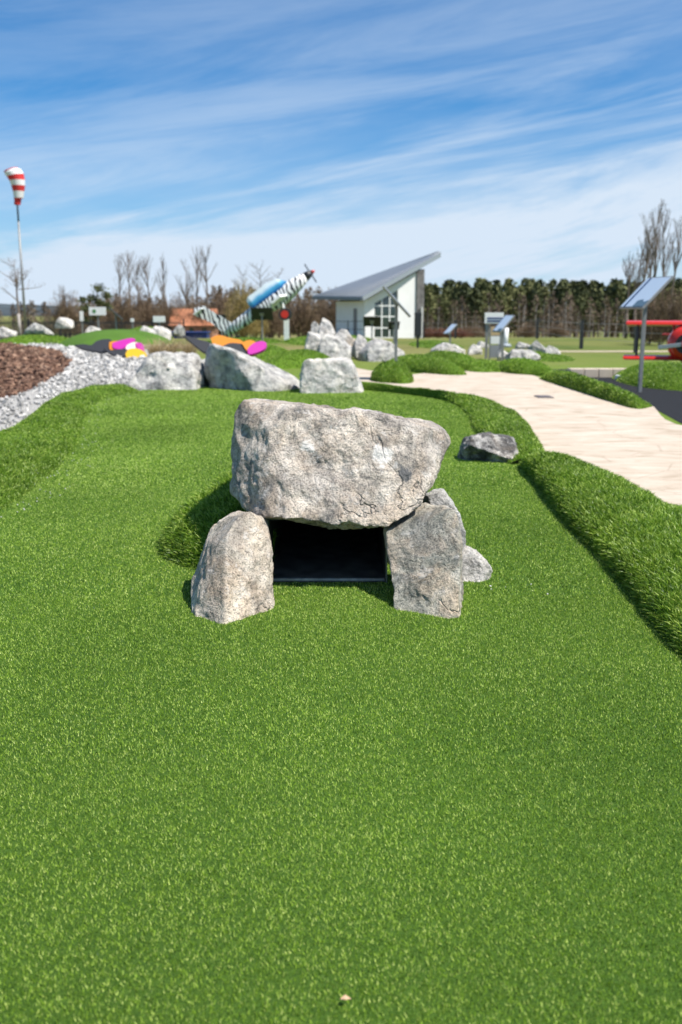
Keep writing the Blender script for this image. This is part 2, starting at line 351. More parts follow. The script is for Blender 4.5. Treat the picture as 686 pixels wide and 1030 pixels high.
# path
m, t, b = newmat('stone_path'); co = N(t, 'ShaderNodeTexCoord').outputs['Object']
mp = N(t, 'ShaderNodeMapping'); mp.inputs['Rotation'].default_value = (0, 0, R(8)); mp.inputs['Scale'].default_value = (1, 2.0, 1); t.links.new(co, mp.inputs[0])
base = ramp(t, noise(t, mp.outputs[0], 2.4, 7, 0.62, 0.5), [(0.32, (0.36, 0.285, 0.205)), (0.45, (0.47, 0.39, 0.30)), (0.6, (0.53, 0.45, 0.36)), (0.75, (0.60, 0.53, 0.44))])
vo = N(t, 'ShaderNodeTexVoronoi', feature='DISTANCE_TO_EDGE'); vo.inputs['Scale'].default_value = 1.5; t.links.new(mp.outputs[0], vo.inputs[0])
base = mixc(t, 0.5, base, ramp(t, vo.outputs[0], [(0.0, (0.6, 0.55, 0.5)), (0.02, (1, 1, 1)), (1, (1, 1, 1))]), 'MULTIPLY')
t.links.new(base, b.inputs['Base Color']); b.inputs['Roughness'].default_value = 0.8
bp = N(t, 'ShaderNodeBump'); bp.inputs['Strength'].default_value = 0.5; bp.inputs['Distance'].default_value = 0.01; t.links.new(noise(t, mp.outputs[0], 14, 6, 0.7), bp.inputs['Height']); t.links.new(bp.outputs[0], b.inputs['Normal'])
m_path = m
p_top = smooth_line([G(340, 366), G(372, 373), G(412, 377), G(450, 372.5), G(490, 371.5), G(520, 374), G(560, 385), G(600, 396), G(652, 407), G(700, 432), (5.2, 7.4, 0), (5.2, 5.0, 0), (4.6, 1.5, 0), (4.2, -2, 0)], 6)
path = [tuple(p[:2]) for p in p_top] + [(1.45, -2), (1.55, .8), (1.9, 2.9), (2.05, 3.6)] + [tuple(G(x, y)[:2]) for x, y in ((650, 520), (600, 488), (560, 470), (520, 452), (505, 415), (470, 402), (430, 394), (380, 386), (330, 380))]
sheet('path', path, 0.008, m_path)
# rubber safety surface
m_rub = simple('rubber_granulate', (0.019, 0.020, 0.023), 0.95, 0, 0.35, 60, 0.6, 150, spec=.2)
sheet('play_surface', [G(545, 372)[:2], G(600, 371)[:2], G(650, 371)[:2], G(760, 371)[:2], (14, 12), (12, 8), (7, 6.5), G(700, 434)[:2], G(652, 408)[:2], G(600, 398)[:2], G(560, 387)[:2]], 0.004, m_rub)

# gravel strip and mulch bed
m_grbase = simple('gravel_base', (0.33, 0.32, 0.30), 0.9, 0, 0.4, 20, 0.8, 30)
m_stone = simple('gravel_stones', (0.50, 0.49, 0.47), 0.8)
mulch_poly = [G(-120, 420)[:2], G(0, 404)[:2], G(35, 391)[:2], G(60, 378)[:2], G(72, 366)[:2], G(60, 355)[:2], G(20, 348)[:2], G(-40, 345)[:2], G(-160, 345)[:2], G(-200, 380)[:2]]
gravel_poly = [G(-160, 470)[:2], G(-40, 450)[:2], G(8, 436)[:2], G(40, 412)[:2], G(60, 398)[:2], G(100, 390)[:2], G(150, 388)[:2], G(215, 380)[:2], G(215, 368)[:2], G(190, 358)[:2], G(150, 353)[:2], G(110, 349)[:2], G(60, 345)[:2], G(0, 341)[:2], G(-160, 340)[:2], G(-230, 380)[:2]]
sheet('gravel_bed', gravel_poly, 0.006, m_grbase)
m_mulb = simple('mulch_base', (0.10, 0.045, 0.025), 0.95, 0, 0.5, 25, 0.8, 40)
sheet('mulch_bed', mulch_poly, 0.014, m_mulb)

def inpoly(P, poly):
    x, y = P[:, 0], P[:, 1]; r = np.zeros(len(P), bool); n = len(poly); j = n - 1
    for i in range(n):
        xi, yi, xj, yj = poly[i][0], poly[i][1], poly[j][0], poly[j][1]
        if yi != yj:
            c = ((yi > y) != (yj > y)) & (x < (xj - xi) * (y - yi) / (yj - yi) + xi); r ^= c
        j = i
    return r
def seen(P, mx=60, my=60, ymin=0.9):                 # keep what a camera near the photographer's could see
    dy = P[:, 1]; dep = dy * CP + (H - P[:, 2]) * SP
    px = 343 + F * P[:, 0] / np.maximum(dep, .05)
    return (dy > ymin) & (px > -mx - 500 / np.maximum(dy, .5)) & (px < 686 + mx + 500 / np.maximum(dy, .5))
RNG = np.random.default_rng(7)
def blade_mesh(name, P, Nn, length, width, lean, mat, up=0.5, bend=True, lab=None, clump=(1.3, .10)):
    n = len(P); rng = RNG; cl = fbm(P * clump[0], 3, 21) * clump[1]
    th = rng.uniform(0, 2 * np.pi, n); hz = np.stack([np.cos(th), np.sin(th), np.zeros(n)], 1)
    d = Nn * (1 - up) + np.array([0, 0, up]) + hz * (lean * rng.uniform(0.2, 1.6, n))[:, None]; d /= np.linalg.norm(d, axis=1)[:, None]
    sdir = np.cross(d, rng.normal(size=(n, 3))); sdir /= np.linalg.norm(sdir, axis=1)[:, None] + 1e-9
    ln = (length * rng.uniform(0.6, 1.25, n))[:, None] if np.isscalar(length) else (length * rng.uniform(0.6, 1.25, n))[:, None]
    wd = (np.ones(n) * width)[:, None] * 0.5
    tint = np.clip(np.where(rng.random(n) < .22, rng.normal(.85, .12, n), rng.normal(.34, .2, n)) + cl, 0, 1)
    if bend:
        mid = P + d * ln * 0.55; d2 = d + hz * 0.55 - np.array([0, 0, 0.25]); d2 /= np.linalg.norm(d2, axis=1)[:, None]
        V = np.stack([P - sdir * wd, P + sdir * wd, mid + sdir * wd * .8, mid - sdir * wd * .8, mid + d2 * ln * 0.5], 1).reshape(-1, 3)
        b = np.arange(n)[:, None] * 5; L = np.concatenate([b + np.array([[0, 1, 2, 3]]), b + np.array([[3, 2, 4]])], 1).ravel(); sz = np.tile([4, 3], n); at = np.repeat(tint, 5)
    else:
        V = np.stack([P - sdir * wd, P + sdir * wd, P + d * ln], 1).reshape(-1, 3)
        L = np.arange(n * 3); sz = np.full(n, 3); at = np.repeat(tint, 3)
    return tag(mesh_np(name, V, L, sz, mat, attr=at), kind='stuff', label=lab)

# turf of the putting green: short fibres, thinner with distance
def green_fibres():
    zones = [(0.9, 2.2, 74000, .0075, .0021), (2.2, 3.6, 56000, .0078, .0027), (3.6, 6, 26000, .009, .0040), (6, 10, 15000, .010, .0070), (10, 16.5, 6500, .012, .012)]
    Ps, ln, wd = [], [], []
    for y0, y1, dens, l, wv in zones:
        x0, x1 = -0.42 * y1 - 1.0, 0.42 * y1 + 1.0; n = int((x1 - x0) * (y1 - y0) * dens)
        P = np.stack([RNG.uniform(x0, x1, n), RNG.uniform(y0, y1, n), np.full(n, .004)], 1)
        k = inpoly(P, green) & seen(P); P = P[k]
        k = ~((P[:, 0] > -.29) & (P[:, 0] < .19) & (P[:, 1] > 3.82) & (P[:, 1] < 5.1)); P = P[k]
        Ps.append(P); ln.append(np.full(len(P), l)); wd.append(np.full(len(P), wv))
    P = np.concatenate(Ps); ln = np.concatenate(ln); wd = np.concatenate(wd); nn = np.tile([0, 0, 1.0], (len(P), 1))
    blade_mesh('putting_turf', P, nn, ln, wd, 0.62, m_green_bl, 0.7, False, 'short bright green artificial turf of the putting lane around the boulder tunnel')
    print('fibres', len(P))
green_fibres()

# ---------------------------------------------------------------- mounds
MT = []                                              # mound triangles for the long grass
def add_surface(name, grid, mat=m_mound, grass=True, hole=False):            # grid: rows x cols x 3
    r, c = grid.shape[:2]; V = grid.reshape(-1, 3); L = []
    for j in range(r - 1):
        for i in range(c - 1): L += [j * c + i, j * c + i + 1, (j + 1) * c + i + 1, (j + 1) * c + i]
    Lq = np.array(L).reshape(-1, 4)
    if hole:
        c_ = V[Lq].mean(1); Lq = Lq[~((c_[:, 0] > -.32) & (c_[:, 0] < .21) & (c_[:, 1] < 4.9) & (c_[:, 2] < .31))]
    tri = np.concatenate([Lq[:, [0, 1, 2]], Lq[:, [0, 2, 3]]]); T = V[tri]; nrm = np.cross(T[:, 1] - T[:, 0], T[:, 2] - T[:, 0])
    if nrm[:, 2].sum() < 0: Lq = Lq[:, ::-1]; T = T[:, [0, 2, 1]]
    if grass: MT.append(T)
    o = mesh_np(name, V, Lq.ravel(), [4] * len(Lq), mat, smooth=True); return tag(o, kind='structure')
def ridge(inner, crest, over=0.85, steep=0.55, cols=26):
    inner = np.asarray(inner); crest = np.asarray(crest); rows = []
    outer = crest + (crest - inner) * over; outer[:, 2] = -0.02; nin = inner.copy(); nin[:, 2] = -0.01
    for a, c, o in zip(nin, crest, outer):
        row = []
        for u in np.linspace(0, 1, cols):
            s = a + (o - a) * u; k = (1 / (1 + over))
            v = u / k if u < k else (1 - u) / (1 - k)
            z = c[2] * (math.sin(v * math.pi / 2) ** steep) if v > 0 else 0
            row.append([s[0], s[1], z + (-.01)])
        rows.append(row)
    g = np.array(rows); P = g.reshape(-1, 3); dz = fbm(P * 2.2, 3, 3) * 0.018; edge = np.clip(g[:, :, 2] / 0.08, 0, 1).ravel(); P[:, 2] += dz * edge
    # ends run down to the ground
    n = len(rows); e = np.ones(n); e[:4] = [0.0, .5, .8, .95]; g[:, :, 2] = (g[:, :, 2] + .01) * e[:, None] - .01
    return g
add_surface('grass_bank', ridge(R_in, R_cr, .30, .30))
add_surface('grass_bank', ridge(M_in, M_cr, .28, .40))
add_surface('grass_bank', ridge(L_in, L_cr, .2, 0.8))
def dome(cx, cy, rx, ry, h, rot=0, seed=1, p=0.8, z0=-.02, wob=.12, mat=None, hole=False):
    n, k = 40, 16; g = []
    for j in range(k + 1):
        row = []
        for i in range(n + 1):
            t = 2 * math.pi * (i % n) / n; rr = j / k
            wv = 1 + wob * math.sin(2 * t + seed) + wob * .6 * math.sin(3 * t + 2.1 * seed)
            x, y = math.cos(t) * rx * rr * wv, math.sin(t) * ry * rr * wv
            z = h * max(0, 1 - rr ** 2.2) ** p
            row.append((cx + x * math.cos(rot) - y * math.sin(rot), cy + x * math.sin(rot) + y * math.cos(rot), z + z0))
        g.append(row)
    add_surface('mound', np.array(g), mat or m_mound, mat is None, hole)
dome(-.20, 4.60, .66, .80, .40, 0, 1.3, .75, wob=.05, hole=True)                  # behind the tunnel
def domepx(px, py, wpx, h, ry, rot=0, seed=1, p=.8, mat=None):     # front foot at row py, width in px
    a = G(px, py); s = F / (a[1] * CP + H * SP); dome(a[0], a[1] + ry, wpx / 2 / s, ry, h, rot, seed, p, mat=mat)
for a in ((398, 387, 40, .33, 1.0, 0, 2, .6), (433, 378, 56, .32, 1.5, .3, 3, .6), (298, 372, 66, .34, 1.7, -.2, 1), (330, 383, 60, .14, 1.2, 0, 2.4), (262, 362, 60, .28, 2.2, 0, 4),
          (461, 374, 44, .33, 1.8, .2, 5, .6), (499, 376, 50, .19, 1.5, 0, 1.5, .6), (537, 379, 38, .28, 1.2, .2, 2.2, .6), (712, 394, 122, .34, 1.6, 0, 4.4),
          (20, 348, 80, .34, 2.0, 0, 1.8), (125, 343, 62, .5, 4.5, 0, 3.3), (450, 352, 50, .15, 4, 0, 2.0), (560, 364, 70, .14, 2.5, 0, 3.9), (230, 348, 80, .15, 4.5, 0, 1.2), (330, 348, 120, .2, 6, 0, 5.2)):
    domepx(*a)
domepx(80, 352, 120, .55, 5.0, 0, 2.5, .8, m_green)
FB = smooth_line([G(540, 381), G(562, 388), G(590, 397), G(618, 406), G(640, 412), G(656, 410)]); FC = smooth_line([G(548, 372, .16), G(570, 373, .22), G(596, 380, .22), G(622, 389, .19), G(642, 398, .14), G(653, 405, .05)])
add_surface('grass_bank', ridge(FB, FC, .35, .7))
def mound_grass():
    T = np.concatenate(MT); nrm = np.cross(T[:, 1] - T[:, 0], T[:, 2] - T[:, 0]); A = np.linalg.norm(nrm, axis=1) / 2; cen = T.mean(1)
    keep = (A > 1e-7) & seen(cen, 120, ymin=0.6); T, nrm, A, cen = T[keep], nrm[keep], A[keep], cen[keep]; nrm /= np.linalg.norm(nrm, axis=1)[:, None]
    Y = cen[:, 1]; dens = np.interp(Y, [0, 3, 5, 8, 12, 18, 28, 45], [26000, 24000, 15000, 8500, 3200, 1300, 420, 120])
    cnt = RNG.poisson(A * dens); idx = np.repeat(np.arange(len(T)), cnt); n = len(idx)
    u, v = RNG.random(n), RNG.random(n); f = u + v > 1; u[f] = 1 - u[f]; v[f] = 1 - v[f]
    t = T[idx]; P = t[:, 0] + (t[:, 1] - t[:, 0]) * u[:, None] + (t[:, 2] - t[:, 0]) * v[:, None]
    ok = P[:, 2] > -0.005; ok &= ~((P[:, 0] > -.29) & (P[:, 0] < .19) & (P[:, 1] > 3.7) & (P[:, 1] < 4.0)); P, idx = P[ok], idx[ok]; Yp = P[:, 1]
    wd = np.interp(Yp, [0, 3, 5, 8, 12, 18, 28, 45], [.0035, .004, .005, .007, .012, .02, .035, .07]); ln = np.interp(Yp, [0, 5, 10, 20, 45], [.034, .034, .026, .028, .05]) * (1 + .22 * fbm(P * 9, 2, 4))
    blade_mesh('long_grass', P - nrm[idx] * .004, nrm[idx], ln, wd, 0.42, m_mound_bl, 0.30, True, 'long dark green artificial grass covering the banks and mounds', (14, .16)); print('grass', len(P))
mound_grass()

# ---------------------------------------------------------------- gravel stones and bark chips
def scatter_blocks(name, poly, n, size, flat, mat, z, lab, near=2.2, ax=1.0, excl=None):
    xs = [p[0] for p in poly]; ys = [p[1] for p in poly]
    P = np.stack([RNG.uniform(min(xs), max(xs), n * 4), RNG.uniform(min(ys), max(ys), n * 4) ** 1.0, np.full(n * 4, z)], 1)
    P = P[inpoly(P, poly)]; P = P[seen(P, 40)]; P = P if not excl else P[~inpoly(P, excl)]; P = P[RNG.random(len(P)) < np.clip((9.0 / P[:, 1]) ** near, 0, 1)][:n]; n = len(P)
    s = size * RNG.uniform(.45, 1.35, n) * np.clip(P[:, 1] / 12, 1, 2.2)
    q = RNG.normal(size=(n, 3, 3)); e1 = q[:, 0] * np.array([1, 1, .35]); e1 /= np.linalg.norm(e1, axis=1)[:, None]
    e2 = np.cross(q[:, 1], e1); e2 /= np.linalg.norm(e2, axis=1)[:, None]; e3 = np.cross(e1, e2)
    C = np.array([(-1, -1, -1), (1, -1, -1), (1, 1, -1), (-1, 1, -1), (-1, -1, 1), (1, -1, 1), (1, 1, 1), (-1, 1, 1)]) * 0.5
    V = C[None] * RNG.uniform(.45, 1.0, (n, 8, 1)); V = V * np.array([ax, .75, flat])[None, None]
    V = V[:, :, :1] * e1[:, None] + V[:, :, 1:2] * e2[:, None] + V[:, :, 2:] * e3[:, None]; V = P[:, None] + V * s[:, None, None] + np.array([0, 0, 1]) * (s * .25)[:, None, None]
    Fc = np.array([(0, 3, 2, 1), (4, 5, 6, 7), (0, 1, 5, 4), (1, 2, 6, 5), (2, 3, 7, 6), (3, 0, 4, 7)])
    L = (np.arange(n)[:, None, None] * 8 + Fc[None]).ravel()
    tag(mesh_np(name, V.reshape(-1, 3), L, np.full(n * 6, 4), mat, attr=np.repeat(RNG.random(n), 8)), kind='stuff', label=lab); print(name, n)
def tintmat(name, stops, rough=.8):
    m, t, b = newmat(name); at = N(t, 'ShaderNodeAttribute', attribute_name='tint'); t.links.new(ramp(t, at.outputs['Fac'], stops), b.inputs['Base Color']); b.inputs['Roughness'].default_value = rough; return m
scatter_blocks('gravel', gravel_poly, 24000, .048, .7, tintmat('pale_gravel', [(0, (.17, .17, .165)), (.3, (.36, .35, .33)), (.7, (.50, .485, .46)), (1, (.64, .62, .58))]), .012, 'pale grey gravel between the bark bed and the grass bank', 1.2, 1.0, mulch_poly)
scatter_blocks('bark_chips', mulch_poly, 22000, .050, .25, tintmat('bark_chip', [(0, (.05, .026, .016)), (.4, (.14, .072, .045)), (.75, (.24, .135, .085)), (1, (.38, .25, .17))], .9), .018, 'brown bark chips in the bed at the left', 1.2, 1.6)

# ---------------------------------------------------------------- boulders
_ico = {}
def ico(sub):
    if sub not in _ico:
        bm = bmesh.new(); bmesh.ops.create_icosphere(bm, subdivisions=sub, radius=1.0)
        V = np.array([v.co[:] for v in bm.verts]); V /= np.linalg.norm(V, axis=1)[:, None]; Fc = np.array([[v.index for v in f.verts] for f in bm.faces]); bm.free(); _ico[sub] = (V, Fc)
    return _ico[sub]
def rock(poly, Y, depth, mat, name='boulder', sub=4, extra=(), k=14, seed=1, amp=.035, parent=None, front=0.25, back=.2, fx=0.0, lean=0.0, rough=1.0, **kw):
    def TLr(x, y):
        d = ray(x, y); t_ = (Y + lean * (H - .2)) / (d[1] - lean * d[2]); return np.array([d[0] * t_, d[1] * t_, H + d[2] * t_])
    P = np.array([TLr(x, y) for x, y in poly]); xz = P[:, [0, 2]]; c = np.array([(xz[:, 0].max() + xz[:, 0].min()) / 2, (xz[:, 1].max() + xz[:, 1].min()) / 2])
    area = sum(xz[i][0] * xz[(i + 1) % len(xz)][1] - xz[(i + 1) % len(xz)][0] * xz[i][1] for i in range(len(xz)))
    if area < 0: xz = xz[::-1]
    rng = np.random.default_rng(seed); pl = []
    for i in range(len(xz)):
        a, b2 = xz[i], xz[(i + 1) % len(xz)]; e = b2 - a
        if np.hypot(*e) < 1e-4: continue
        n2 = np.array([e[1], -e[0]]) / np.hypot(*e); d = float(np.dot(n2, a - c))
        n3 = np.array([n2[0], rng.uniform(-.22, .22), n2[1]]); pl.append((n3 / np.linalg.norm(n3), max(d, .01) / np.linalg.norm(n3)))
    hd = depth / 2; ff = fx
    for n3, d in (((rng.uniform(-.1, .1) + ff, -1, front), hd), ((rng.uniform(-.2, .2), 1, back), hd)): n3 = np.array(n3, float); pl.append((n3 / np.linalg.norm(n3), d))
    size = max(np.ptp(xz[:, 0]), np.ptp(xz[:, 1])) / 2
    for q in range(7):
        n3 = rng.normal(size=3); n3 /= np.linalg.norm(n3)
        if abs(n3[1]) < .35: continue
        pl.append((n3, .8 * (abs(n3[0]) * np.ptp(xz[:, 0]) / 2 + abs(n3[1]) * hd + abs(n3[2]) * np.ptp(xz[:, 1]) / 2)))
    for nx, ny, nz, d in extra: n3 = np.array([nx, ny, nz], float); pl.append((n3 / np.linalg.norm(n3), d))
    V, Fc = ico(sub)
    s = 0
    for n3, d in pl: s = s + np.maximum(V @ n3, 0) ** k / d ** k
    r = s ** (-1 / k); Q = V * r[:, None]
    f1 = fbm(Q / size * 2.2 + seed, 3, seed); f2 = fbm(Q / size * 9 + seed, 4, seed + 9, .6); f3 = np.abs(fbm(Q / size * 4 + seed * 2, 3, seed + 5)); 
    Q = Q + V * (amp * size * (f1 * 1.1 + rough * (f2 * .38 - f3 * .9 + .25)))[:, None]
    Q[:, 1] += lean * (Q[:, 2] + c[1] - .2)
    cc = np.array([c[0], Y, c[1]])
    foot = np.array([cc[0], cc[1], cc[2] - np.ptp(xz[:, 1]) / 2]); Q = Q + (cc - foot)
    o = mesh_np(name, Q, Fc.ravel(), [3] * len(Fc), mat, parent, smooth=True); o.location = [float(x) for x in foot]
    if sub >= 5:
        try: o.data.set_sharp_from_angle(angle=R(38))
        except Exception: pass
    return tag(o, **kw)
TG = 'boulders of the tunnel obstacle'
rock([(236, 415), (244, 403), (268, 403), (335, 407), (402, 418), (442, 430), (452, 440), (438, 474), (424, 498), (396, 516), (338, 527), (296, 524), (248, 508), (232, 496), (230, 450)], 3.87, .44, g_cap, sub=7, seed=4, amp=.038, k=44, lean=.5, front=.25, back=.1, name='boulder',
     extra=((-1, -.75, .15, .355), (-.5, -.8, 1.3, .31), (.3, -.7, 1.3, .30), (.9, -.5, .2, .42)), label='large pinkish granite capstone lying across the two upright stones of the tunnel', cat='boulder', group=TG)
rock([(243, 514), (262, 518), (272, 540), (273, 560), (278, 622), (217, 655), (202, 640), (191, 588), (206, 545), (226, 522)], 3.61, .27, g_main, sub=6, seed=11, amp=.035, fx=1.15, lean=.80, front=.10, k=60, extra=((-.95, -.33, .22, .14),), label='upright granite stone left of the dark tunnel mouth', cat='boulder', group=TG)
rock([(386, 532), (430, 506), (452, 512), (465, 556), (465, 660), (402, 640), (392, 575), (387, 545)], 3.65, .24, g_main2, sub=6, seed=23, amp=.035, fx=-.66, lean=.80, front=.10, k=60, extra=(), label='upright granite stone right of the dark tunnel mouth', cat='boulder', group=TG)
rock([(428, 498), (446, 492), (460, 513), (468, 552), (464, 580), (436, 580)], 4.0, .22, g_grey, sub=5, seed=31, amp=.04, k=24, front=.5, label='grey stone slab leaning behind the right upright of the tunnel', cat='boulder', group=TG)
rock([(460, 560), (470, 551), (484, 558), (495, 574), (491, 588), (476, 597), (463, 590)], 3.9, .16, g_pale, sub=5, seed=37, amp=.05, k=18, front=.8, label='small white stone on the turf right of the tunnel', cat='stone', group=TG)
rock([(460, 471), (466, 450), (474, 438), (490, 435), (510, 438), (522, 451), (520, 464), (500, 472)], G(490, 468)[1] + .22, .40, g_low, sub=6, seed=41, amp=.05, front=.1, k=26, extra=((-.45, -1, -.75, .105), (-1, -.5, -.5, .17), (.25, -.75, 1.2, .085)), label='low dark sided granite stone at the gap between the two right grass banks', cat='boulder')
LG = 'boulders at the far end of the lane'
rock([(136, 396), (139, 372), (152, 358), (178, 354), (196, 360), (206, 376), (206, 398), (170, 400)], 14.4, .9, g_grey, sub=5, seed=51, amp=.06, k=26, front=.6, label='mottled grey boulder beside the gravel, leftmost at the far end of the lane', cat='boulder', group=LG)
rock([(208, 400), (206, 360), (213, 346), (238, 349), (262, 363), (301, 378), (302, 401), (250, 402)], 14.2, 1.0, g_grey, sub=5, seed=57, amp=.05, k=30, front=.5, extra=((-.9, -1, -.1, .45),), label='big angular blue grey boulder sloping down to the right, at the end of the lane', cat='boulder', group=LG)
rock([(302, 404), (303, 366), (310, 362), (352, 361), (359, 374), (369, 405)], 13.6, .7, g_pale, sub=5, seed=61, amp=.045, k=32, front=.15, label='blocky flat topped pale boulder at the right end of the lane boulders', cat='boulder', group=LG)
PG = 'stones of the rock pile'
pile = [((313, 338, 323, 321), 25.5, g_grey, 'dark narrow stone at the top left of the rock pile'), ((320, 344, 337, 319), 24.8, g_pale, 'tall pointed pale stone at the top of the rock pile'),
        ((306, 353, 326, 334), 24.0, g_pale, 'rounded stone at the lower left of the rock pile'), ((318, 365, 353, 336), 22.6, g_grey, 'big grey stone at the front of the rock pile'),
        ((337, 346, 354, 331), 24.5, g_pale, 'flat stone high on the right side of the rock pile'), ((345, 358, 362, 337), 23.6, g_main, 'brownish stone in the middle of the rock pile'),
        ((356, 361, 369, 336), 23.4, g_pale, 'upright stone between the pile and the wide right block'), ((360, 365, 404, 342), 22.6, g_grey, 'wide low grey block at the right foot of the rock pile')]
def qrock(b, Y, mat, lab, grp, seed, dp=.8):
    x0, y1, x1, y0 = b; rng = random.Random(seed); wx, hy = x1 - x0, y1 - y0; a, c = rng.uniform(.2, .45), rng.uniform(.55, .8)
    poly = [(x0, y1), (x0 + wx * rng.uniform(0, .08), y0 + hy * rng.uniform(.35, .6)), (x0 + wx * a, y0), (x0 + wx * c, y0 + hy * rng.uniform(0, .25)), (x1, y0 + hy * rng.uniform(.35, .6)), (x1, y1)]
    s = (W(x1, y1, Y) - W(x0, y1, Y))[0]
    rock(poly, Y, s * dp, mat, sub=5, seed=seed, amp=.06, k=30, front=.5, label=lab, cat='boulder', group=grp)
for i, (b, Y, mt, lab) in enumerate(pile): qrock(b, Y, mt, lab, PG, 70 + i)
FR = 'far boulders around the course'
far = [((432, 361, 467, 345), 24.5, g_pale, 'broad pale boulder on the lawn just right of the house'), ((470, 358, 485, 346), 26, g_pale, 'small pointed pale boulder left of the slanted sign with the beige box'), ((479, 352, 492, 343), 31, g_pale, 'flat pale boulder behind the pointed one'),
       ((509, 366, 543, 352), 21.8, g_grey, 'long dark faced boulder in the middle of the far stone ring'), ((518, 353, 534, 344), 30, g_grey, 'low flat grey boulder at the back of the far stone ring'), ((533, 358, 549, 342), 27, g_grey, 'leaning blue grey boulder in the far stone ring'),
       ((545, 362, 563, 348), 24, g_pale, 'pointed pale boulder at the right end of the far stone ring'), ((500, 364, 513, 352), 22.6, g_pale, 'small brownish stone at the foot of the slanted sign'),
       ((-4, 340, 16, 328), 36, g_pale, 'pale boulder at the very left edge beside the small bare tree'), ((25, 338, 54, 324), 35, g_grey, 'rounded grey boulder at the foot of the windsock pole'), ((56, 330, 74, 319), 50, g_pale, 'pale boulder on the crest behind the green mound'),
       ((87, 336, 101, 328), 44, g_pale, 'low stone under the white billboard'), ((138, 342, 156, 328), 36, g_pale, 'whitish boulder right of the far left mound'), ((152, 341, 172, 327), 37, g_pale, 'whitish boulder under the small white sign'), ((175, 338, 186, 326), 42, g_grey, 'small upright stone left of the tail fin of the plane')]
for i, (b, Y, mt, lab) in enumerate(far): qrock(b, Y, mt, lab, FR, 110 + i, .7)

# ---------------------------------------------------------------- tunnel box in the obstacle
tx0, tx1, ty0, ty1, th = G(272, 586)[0], G(387, 586)[0], G(330, 587)[1], 5.0, .27
m_box = simple('black_steel', (0.035, 0.034, 0.032), 0.5, 0.0, 0.5, 14)
tb = empty('tunnel_box', ((tx0 + tx1) / 2, ty0, 0), label='black steel ball tunnel under the granite capstone', cat='tunnel')
def par(mb, name, mat, root, **k):
    L = Vector(root.location); mb.v = [tuple(Vector(v) - L) for v in mb.v]; return mb.build(name, mat, root, **k)
xm = (tx0 + tx1) / 2; wd_ = tx1 - tx0
par(MB().box((tx0 - .004, (ty0 + ty1) / 2, th / 2), (.008, ty1 - ty0, th)).box((tx1 + .004, (ty0 + ty1) / 2, th / 2), (.008, ty1 - ty0, th)), 'side_wall', m_box, tb)
par(MB().box((xm, (ty0 + ty1) / 2, th + .005), (wd_ + .02, ty1 - ty0, .008)), 'roof_plate', m_box, tb)
par(MB().box((xm, (ty0 + ty1) / 2, .010), (wd_ - .002, ty1 - ty0, .006)), 'floor_plate', simple('dirty_lit_floor', (.10, .095, .085), .7, 0, .6, 12), tb)  # dirt on the plate, its paler grey also painting in light that reaches inside
par(MB().box((xm, ty1 + .004, th / 2), (wd_ + .02, .006, th)), 'back_wall', m_box, tb)
par(MB().box((xm, ty0 + .006, .017), (wd_ - .004, .012, .008)), 'sill', simple('worn_sill', (.42, .42, .40), .5, .3, .3, 30), tb)
m_edge = simple('edge_steel', (.30, .30, .28), .4, .6)
for x_ in (tx0 - .006, tx1 + .006): par(MB().box((x_, ty0 - .004, th / 2), (.006, .005, th)), 'edge_strip', m_edge, tb)

# ---------------------------------------------------------------- info signs
def face_mat(name, a, b_, c):
    m, t, bs = newmat(name); co = N(t, 'ShaderNodeTexCoord').outputs['Object']; sx = N(t, 'ShaderNodeSeparateXYZ'); t.links.new(co, sx.inputs[0])
    k = M_(t, 'LESS_THAN', M_(t, 'ABSOLUTE', M_(t, 'ADD', sx.outputs[0], .20)), .03); k2 = M_(t, 'LESS_THAN', M_(t, 'ADD', sx.outputs[1], M_(t, 'MULTIPLY', noise(t, co, 6, 2), .25)), -.02)
    k3 = M_(t, 'MULTIPLY', k2, M_(t, 'GREATER_THAN', sx.outputs[0], .02))
    c0 = mixc(t, k, a, b_); c0 = mixc(t, k3, c0, c); t.links.new(c0, bs.inputs['Base Color']); bs.inputs['Roughness'].default_value = .12; return m
m_face = face_mat('printed_face', (.50, .60, .72), (.03, .05, .12), (.10, .16, .20))
SG = 'slanted lane signs'
def sign(px, py, face_az, hpost, size=(.62, .52), tilt=45, label='', back=False, z=0., post=m_steel, Y=None, blank=False):
    p = G(px, py, z) if Y is None else np.array([W(px, 300, Y)[0], Y, z])
    r = empty('lane_sign', p, label=label, cat='sign', group=SG)
    MB().box((0, 0, hpost / 2 - .05), (.05, .05, hpost + .1)).build('post', post, r, bevel=.004)
    # face_az: compass direction (deg clockwise from +Y) the face looks to
    az = R(face_az); hz = Vector((math.sin(az), math.cos(az), 0)); nrm = (hz * math.sin(R(tilt)) + Vector((0, 0, 1)) * math.cos(R(tilt))).normalized()
    ux = Vector((0, 0, 1)).cross(hz).normalized(); uy = nrm.cross(ux).normalized(); rot = Matrix((ux, uy, nrm)).transposed()
    q = MB().box((0, 0, 0), (size[0], size[1], .03)).build('panel', m_steel if not back else m_dark, r, bevel=.004)
    q.rotation_euler = rot.to_euler(); q.location = Vector((0, 0, hpost + .02)) 
    fc = MB().box((0, 0, .018), (size[0] - .05, size[1] - .05, .006)).build('face', m_white if blank else m_face, q)
    MB().box((0, 0, -.03), (.16, .12, .03)).build('bracket', post, q)
    return r
sign(643.5, 391, 258, 1.30, (.66, .60), 45, 'tall slanted sign with a blue printed face on the grass mound before the red biplane', z=.05)
sign(398, 375, 92, 1.14, (.60, .66), 47, 'tall slanted sign seen edge on, on the mound before the white house', z=.12)
sign(264, 346, 5, 1.05, (.78, .52), 55, 'dark backed slanted sign standing before the zebra striped plane', True)
